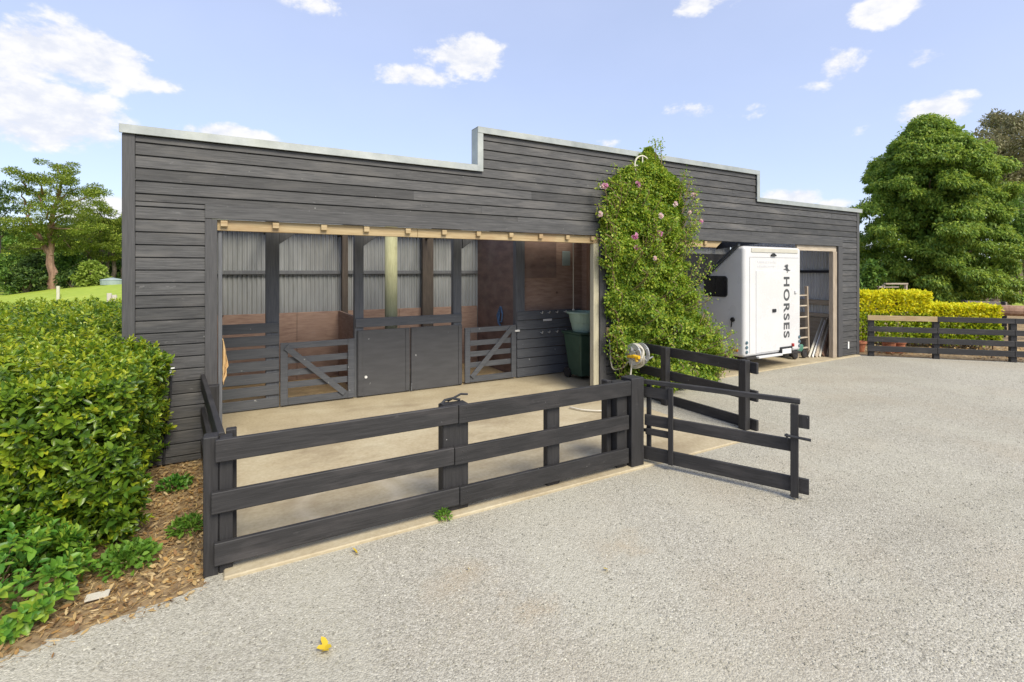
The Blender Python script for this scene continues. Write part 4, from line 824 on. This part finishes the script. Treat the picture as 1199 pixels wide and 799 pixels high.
def bloom(x, y, z, r, m):
    n = 34; d = rvec(n); d[:,1] = -np.abs(d[:,1]); C = np.array((x,y,z))+d*r*.35
    leaves('flower', C, unit(d+rng.normal(size=(n,3))*.3), unit(rng.normal(size=(n,3))), np.full(n,r*.75), np.full(n,r*.7), mt[m], rose, six=True)
for (x, y, z, r, m) in ((6.20,-.26,3.46,.085,'petal'),(6.14,-.26,3.44,.06,'petalpale'),(6.82,-.34,3.52,.09,'petal'),(6.10,-.26,3.0,.075,'petalpale'),(6.68,-.42,2.66,.10,'petal'),(7.2,-.46,2.72,.09,'petal'),
    (6.72,-.42,2.47,.075,'petal'),(7.13,-.55,3.0,.08,'petalpale'),(7.5,-.52,3.22,.075,'petalpale'),(8.20,-.30,3.45,.085,'petalpale'),(8.46,-.25,3.0,.07,'petal'),(7.85,-.52,3.10,.06,'petalpale'),(7.0,-.55,2.3,.06,'petalpale')):
    bloom(x, y-.06, z, r*.66, m)

# ================================================================== BACKGROUND TREES
def limb(mb, p, q, r0, r1, wob=.15, n=5):
    p, q = Vector(p), Vector(q); l = (q-p).length; pts = []
    for i in range(n+1):
        t = i/n; o = Vector((random.uniform(-1,1),random.uniform(-1,1),0))*wob*l*.25*math.sin(math.pi*t); pts.append(p+(q-p)*t+o)
    mb.tube(pts, [r0+(r1-r0)*i/n for i in range(n+1)], 7)
# --- big round tree on the right
bx, by, _ = W((1086-CXP)/FPX*22, 22)
bt = empty('round_tree', 'large dense round crowned green tree behind the golden hedges', 'tree', (bx,by,0))
zp = [.5,1.6,3.4,5.3,6.6,7.3,7.9,8.4,9.0]; rp = [1.85,2.3,2.5,2.28,1.85,1.45,.95,.45,.05]
cl_ = []
for i in range(230):
    z = .7+8.2*((i+.5)/230)**.92; r = np.interp(z,zp,rp)*random.choice((.70,.84,.95,1.05,1.17)); a = i*2.39996+random.uniform(-.35,.35); w_ = random.uniform(.38,.66)
    cx_, cy_ = bx+r*math.cos(a), by+r*math.sin(a); cl_.append((cx_, cy_, z, w_, w_*.36))
    for k in range(3): cl_.append((cx_+.35*math.cos(a+k-1)*w_/.5, cy_+.35*math.sin(a+k-1)*w_/.5, z-.16-.05*k, w_*.45, .16))
crown('crown', cl_, 170, .135, .055, mt['bigleaf'], bt, droop=1.0, up=.95, outw=.45)
lit_tops = [(x_,y_,z_+r2*.55,r1*.85,r2*.5) for (x_,y_,z_,r1,r2) in cl_ if random.random() < .8]  # paler leaves on the clump tops imitate light falling on the crown
crown('lit_clump_tops', lit_tops, 55, .13, .055, leafmat('round_tree_lit_leaf', [(.19,.29,.04),(.28,.38,.05),(.37,.44,.065)], .3, .5), bt, droop=.9, up=1.0, outw=.4)
cl_ = []
for i in range(150):
    z = random.uniform(.6,8.2); r = np.interp(z,zp,rp)*random.uniform(.1,.72); a = random.uniform(0,6.28); cl_.append((bx+r*math.cos(a),by+r*math.sin(a),z,.8,.6))
crown('crown', cl_, 150, .22, .12, mt['bigleaf'], bt, droop=.5)
tk = MB(); limb(tk,(bx,by,-.1),(bx,by,4.5),.28,.14,.05); limb(tk,(bx,by,4.5),(bx,by,8.3),.14,.04,.05)
for i in range(16): a = random.uniform(0,6.28); z = random.uniform(1.2,6.5); r = np.interp(z+.8,zp,rp)*.8; limb(tk,(bx,by,z),(bx+r*math.cos(a),by+r*math.sin(a),z+.9),.08,.02,.2)
tk.build('trunk', mt['bark'], bt)
# --- generic builders
def bush(name, label, cat, px, py_top, d, hw, n, ln, m, base=0., group=None, wr=.5, per=70):
    x, y, _ = W((px-CXP)/FPX*d, d); zt = EYE-(py_top-HYP)/FPX*d; w = hw/FPX*d
    zb = base if base is not None else float(hgt(np.array(x),np.array(y)))
    o = empty(name, label, cat, (x,y,zb), group); h = zt-zb; cl_ = []
    for i in range(n):
        a = random.uniform(0,6.28); t = random.random()**.7; r = w*math.sqrt(max(0.02,1-t**2.4))*random.uniform(.45,.95)
        cl_.append((x+r*math.cos(a), y+r*math.sin(a)*.8, zb+h*(.05+t*.82), w*random.uniform(.18,.34), h*random.uniform(.08,.16)))
    crown('foliage', cl_, per, ln, ln*wr, mt[m], o)
    s = MB()
    for i in range(6): a = random.uniform(0,6.28); limb(s,(x+random.uniform(-.1,.1),y,zb-.1),(x+w*.5*math.cos(a),y+w*.5*math.sin(a),zb+h*.6),.02*h+.02,.01*h,.2)
    s.build('stem_cluster', mt['bark'], o); return o
def plate_tree(label, base_px, base_py, d, plates, trunks, m, bark, ln, per, group=None, name='macrocarpa_tree', flat=.30):
    x, y, z0 = WP(base_px, base_py, d); o = empty(name, label, 'tree', (x,y,z0), group)
    cl_ = []; tk = MB()
    for (px, py, hw) in plates:
        w = hw/FPX*d; dd = d+random.uniform(-.9,.9)*3.0
        p = WP(px, py, dd); k = max(3,int(hw/3.6))
        for j in range(k):
            f = (j+.5)/k*2-1; ox = W((px+f*hw-CXP)/FPX*dd, dd+random.uniform(-1,1)*w*.5)
            cl_.append((ox[0], ox[1], p[2]+random.uniform(-.45,.3)+abs(f)*.18, w*random.uniform(.14,.30)+.28, flat*random.uniform(.8,1.8)))
        tp_ = WP(*trunks[-1][:2], d) if False else None
        q = min(trunks, key=lambda t: abs(t[2]-px))
        t0 = WP(q[0]+(q[2]-q[0])*min(1,max(0,(q[1]-py-14)/(q[1]-q[3]+1e-3))), min(py+16,q[1]-8), d)
        limb(tk, t0, p, .10*d/46, .03, .25)
    for (ax, ay, bx_, by_, r) in [(t[0],t[1],t[2],t[3],t[4]) for t in trunks]:
        limb(tk, WP(ax,ay,d), WP(bx_,by_,d), r, r*.35, .10, 7)
    crown('crown', cl_, per, ln, ln*.34, mt[m], o, droop=-.05, up=1.1, outw=.35)
    tk.build('trunk', mt[bark], o); return o
G1 = 'macrocarpa trees beyond the paddock'
pl1 = [(67.6,196,20),(79,206,15),(27,204,15),(45,211,25),(25,224,14),(67,215,25),(88,221.5,20),(112,227,18),(45,228,12),(74,233,30),(36,239,22),(94,240,25),(22,257,18),(56,246,20),(79,255,28),(34,269,25),(67,269,30),(97,269,20),(45,281,22),(80,281,20),(60,293,16),(30,291,14),(86,294,12)]
plate_tree('tallest wind swept macrocarpa with flat layered branches and a reddish trunk', 62, 346, 46, pl1, [(62,346,58,262,.42),(60,300,30,250,.22),(58,275,74,205,.24),(66,320,50,285,.15)], 'pineleaf', 'redbark', .22, 200, G1, flat=.2)
pl2 = [(117,247,22),(108,258,25),(135,258,18),(126,268,22),(110,272,22),(142,270,16),(96,250,16),(88,268,18),(100,290,18),(128,300,20),(150,300,18),(118,262,20),(108,281,25),(135,281,20),(150,262,18),(122,292,22),(146,292,18),(165,255,25),(165,275,25),(104,300,14)]
plate_tree('lower spreading macrocarpa with several dark trunks right of the tallest one', 122, 340, 52, pl2, [(108,342,104,270,.22),(120,341,118,262,.26),(132,340,134,262,.24),(143,338,146,262,.24),(126,341,128,275,.16)], 'pineleaf', 'bark', .22, 260, G1, flat=.2)
pl3 = [(2,222,10),(8,232,12),(-6,240,14),(10,246,12),(-4,258,14),(6,268,14),(-14,228,12),(-20,250,16)]
plate_tree('dark pine showing only its edge at the far left', -4, 345, 50, pl3, [(-4,346,-3,226,.3)], 'darkleaf', 'bark', .30, 110, G1)
bushes = [(14,294,50,24,'bushleaf'),(46,292,49.4,26,'darkleaf'),(82,293,50,22,'bushleaf'),(107,305,42.6,16,'limeleaf'),(132,300,55,24,'darkleaf'),(-16,286,43,26,'bushleaf'),(30,314,44.6,20,'darkleaf'),(84,318,44.2,18,'darkleaf'),(152,300,54,26,'bushleaf'),(112,284,58,26,'darkleaf'),(140,280,60,26,'bushleaf'),(72,284,60,26,'bushleaf')]
bl = ['mid green bush under the left end of the macrocarpas','dark bush just left of the reddish trunk','mid green bush just right of the reddish trunk','pale lime bush in front of the dark trunks','dark bush behind the small grey tank','bushy green growth at the far left of the paddock edge','low dark bush at the paddock edge left of the reddish trunk','low dark bush at the paddock edge right of the reddish trunk','green bush showing beside the barn corner','dark thicket behind the dark macrocarpa trunks','green thicket behind the trunks next to the barn corner','green thicket behind the reddish trunk']
for (px, py, d, hw, m), lab in zip(bushes, bl): bush('bush', lab, 'bush', px, py, d, hw, 34, .30, m, None, 'bushes at the paddock edge', .5, 60)
for i, (px, py, d, hw, m) in enumerate([(10,268,95,40,'bushleaf'),(75,262,100,45,'darkleaf'),(135,258,105,45,'bushleaf'),(-35,262,95,40,'darkleaf'),(40,284,82,20,'limeleaf')]):
    bush('hill_tree', ['round green tree on the hillside behind the far left trees','dark tree on the hillside behind the tallest macrocarpa','green tree on the hillside behind the lower macrocarpa','dark tree at the hillside left edge','lime scrub on the sunny hillside gap'][i], 'tree', px, py, d, hw, 40, .6, m, None, 'trees on the far hillside', .5, 60)
# small things in the paddock
def zg(x, y): return float(hgt(np.array(x),np.array(y)))
p = W((68-CXP)/FPX*25,25); o = MB().tube([(p[0],p[1],zg(*p[:2])-.1),(p[0],p[1],1.32)],.07,8).build('paddock_post', mt['palepost']); tag(o, 'lone pale post standing in the grass paddock', 'post', 'posts in the paddock')
for i, (px, zt) in enumerate(((128,1.45),(134,1.40))):
    p = W((px-CXP)/FPX*14.2,14.2); o = MB().tube([(p[0],p[1],-.1),(p[0],p[1],zt)],.06,8).build('paddock_post', mt['palepost']); tag(o, ['short pale post behind the hedge left of its twin','short pale post behind the hedge nearest the barn corner'][i], 'post', 'posts in the paddock')
p = W((131-CXP)/FPX*42,42); zb = zg(*p[:2])
tk_ = empty('water_tank', 'small grey green water tank at the far paddock edge', 'tank', (p[0],p[1],zb))
MB().lathe([(0,-.05),(.78,-.05),(.78,.30),(.76,.36)],(p[0],p[1],zb),24).build('shell', mt['tank'], tk_); MB().lathe([(.81,.34),(.77,.39),(.1,.55),(0,.55)],(p[0],p[1],zb),24).build('lid', mt['tank'], tk_)
# --- right hand side
bush('bush', 'bright green bush between the barn end and the round tree', 'bush', 1018, 300, 17.5, 20, 30, .16, 'bushleaf', 0, 'bushes behind the right fence', .5, 70)
pl4 = [(1168,138,8),(1165,150,14),(1182,152,16),(1160,164,16),(1196,146,20),(1178,170,22),(1205,166,24),(1164,182,18),(1192,186,26),(1215,190,26),(1172,200,20),(1200,206,26),(1180,220,20),(1220,222,28),(1196,236,24),(1176,240,14),(1215,250,26)]
plate_tree('tall brownish grey conifer rising behind the round tree at the right edge', 1190, 352, 31, pl4, [(1182,352,1170,150,.28),(1190,352,1198,165,.24)], 'brownleaf', 'bark', .24, 190, None, 'tall_conifer', .4)
pl5 = [(1188,238,18),(1200,252,24),(1182,262,18),(1205,276,26),(1186,288,22),(1215,290,28),(1180,275,12),(1222,262,20),(1230,300,24)]
plate_tree('green drooping tree with bare leaning trunks at the right edge', 1205, 356, 26, pl5, [(1150,356,1178,302,.16),(1162,357,1192,296,.18),(1176,358,1205,290,.2),(1140,354,1152,318,.10),(1205,358,1208,250,.22)], 'bushleaf', 'bark', .22, 130, None, 'leaning_tree', .4)
for i, (px, py, d, hw, m) in enumerate([(1150,300,36,30,'darkleaf'),(1192,246,38,44,'darkleaf'),(1110,310,33,34,'darkleaf'),(1030,305,30,30,'darkleaf'),(1245,280,36,40,'darkleaf'),(1125,345,24,22,'darkleaf'),(1040,345,26,26,'bushleaf')]):
    bush('bush', ['dark bush behind the leaning trunks','dark bush behind the trunks at the right edge','dark bush behind the lower right side of the round tree','dark bush behind the lower left side of the round tree','dark bush just past the right edge','low dark bush beside the timber planter','low green bush under the left side of the round tree'][i], 'bush', px, py, d, hw, 36, .26, m, 0, 'bushes behind the right fence', .5, 70)
def golden(label, px0, px1, d0, d1, zt, loc_d, lowered):
    a = W((px0-CXP)/FPX*d0,d0); b = W((px1-CXP)/FPX*d1,d1); o = empty('golden_hedge', label, 'hedge', ((a[0]+b[0])/2,(a[1]+b[1])/2,0), 'golden hedges behind the right fence')
    u = Vector((b[0]-a[0],b[1]-a[1],0)); ln = u.length; u.normalize(); v = Vector((-u.y,u.x,0)); dep = 1.0
    def pts(n, low):
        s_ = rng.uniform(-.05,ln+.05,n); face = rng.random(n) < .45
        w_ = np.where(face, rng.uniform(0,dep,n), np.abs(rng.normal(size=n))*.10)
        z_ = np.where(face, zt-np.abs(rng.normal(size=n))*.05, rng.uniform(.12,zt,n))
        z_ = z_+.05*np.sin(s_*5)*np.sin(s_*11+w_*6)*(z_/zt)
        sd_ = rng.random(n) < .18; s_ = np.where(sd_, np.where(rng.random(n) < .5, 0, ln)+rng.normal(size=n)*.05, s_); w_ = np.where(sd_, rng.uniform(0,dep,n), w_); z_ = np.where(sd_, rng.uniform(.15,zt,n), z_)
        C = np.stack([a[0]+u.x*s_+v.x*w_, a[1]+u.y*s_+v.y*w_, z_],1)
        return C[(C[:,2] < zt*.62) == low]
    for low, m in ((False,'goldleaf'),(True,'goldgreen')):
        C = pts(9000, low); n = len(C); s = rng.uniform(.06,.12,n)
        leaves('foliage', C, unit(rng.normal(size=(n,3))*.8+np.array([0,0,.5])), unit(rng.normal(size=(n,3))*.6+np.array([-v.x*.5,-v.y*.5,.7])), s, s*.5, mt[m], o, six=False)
    st = MB()
    for i in range(26): p_ = Vector(a)+u*random.uniform(0,ln)+v*random.uniform(.2,.7); st.tube([(p_.x,p_.y,0),(p_.x+random.uniform(-.1,.1),p_.y,zt*.5),(p_.x+random.uniform(-.2,.2),p_.y+random.uniform(-.2,.2),zt*.9)],[.02,.014,.006],5)
    st.build('stem_cluster', mt['twig'], o)
golden('tall block of clipped golden yellow hedge nearest the barn end', 1004, 1088, 13.9, 13.5, 1.47, 0, 0)
golden('lower golden yellow hedge right of the tall clipped block', 1094, 1170, 13.5, 13.0, 1.13, 0, 0)
pb = empty('timber_planter', 'dark weathered timber planter wall behind the lower golden hedge', 'planter', W((1160-CXP)/FPX*16,16))
a = W((1132-CXP)/FPX*16.4,16.4); b = W((1179-CXP)/FPX*15.6,15.6)
for k in range(4): MB().bar((a[0],a[1],.2+.26*k),(b[0],b[1],.2+.26*k),.05,.24).build('board', mt['weathered'] if k == 3 else mt['post'], pb, .004)
for q in (a, b): MB().box(q[0]-.05,q[0]+.05,q[1]+.03,q[1]+.13,0,1.12).build('post', mt['post'], pb, .004)
a = W((1036-CXP)/FPX*18,18); b = W((1062-CXP)/FPX*18,18)
bs = empty('garden_bench', 'weathered timber garden bench under the round tree', 'bench', (a[0],a[1],0))
for k in range(2): MB().bar((a[0]-.2*k,a[1]+.2*k,1.62-.12*k),(b[0]-.2*k,b[1]+.2*k,1.62-.12*k),.12,.05).build('slat', mt['weathered'], bs, .004)
for q in (a, b): MB().box(q[0]-.04,q[0]+.04,q[1],q[1]+.08,0,1.58).build('leg', mt['weathered'], bs, .004)
for i, (px, d, h) in enumerate(((1041,12.6,.34),(1052,12.7,.30),(1006,12.9,.26))):
    q = W((px-CXP)/FPX*d,d); o = MB().lathe([(0,0),(.11,0),(.15,h-.05),(.17,h-.05),(.17,h),(.14,h),(.12,h-.04),(0,h-.04)],(q[0],q[1],0),18).build('terracotta_pot', mt['terracotta'])
    tag(o, ['taller terracotta pot behind the lower rails of the right fence','shorter terracotta pot right of the taller one behind the rails','small terracotta pot tucked beside the barn end board'][i], 'pot', 'terracotta pots behind the right fence')
q = WP(1192,363,15); o = MB().tube([(q[0]-.6,q[1]+.5,.9),(q[0]+1.0,q[1]-1.2,.86)],.16,12).build('log', mt['redbark']); tag(o, 'reddish log lying on the bank behind the right fence', 'log')
n = 2600; s_ = rng.uniform(0,13,n); w_ = rng.uniform(.1,3.5,n); C = np.stack([fo.x+fd.x*s_+fn.x*w_, fo.y+fd.y*s_+fn.y*w_, rng.uniform(-.005,.05,n)],1); a = rng.uniform(0,6.28,n)
lit2 = leaves('leaf_litter', C, np.stack([np.cos(a),np.sin(a),rng.normal(size=n)*.3],1), unit(np.stack([rng.normal(size=n)*.5,rng.normal(size=n)*.5,np.ones(n)],1)), rng.uniform(.05,.13,n), rng.uniform(.02,.06,n), mt['litter'], curl=-.15)
tag(lit2, 'dry leaves over the garden bed behind the right fence', 'leaf litter', None, 'stuff')
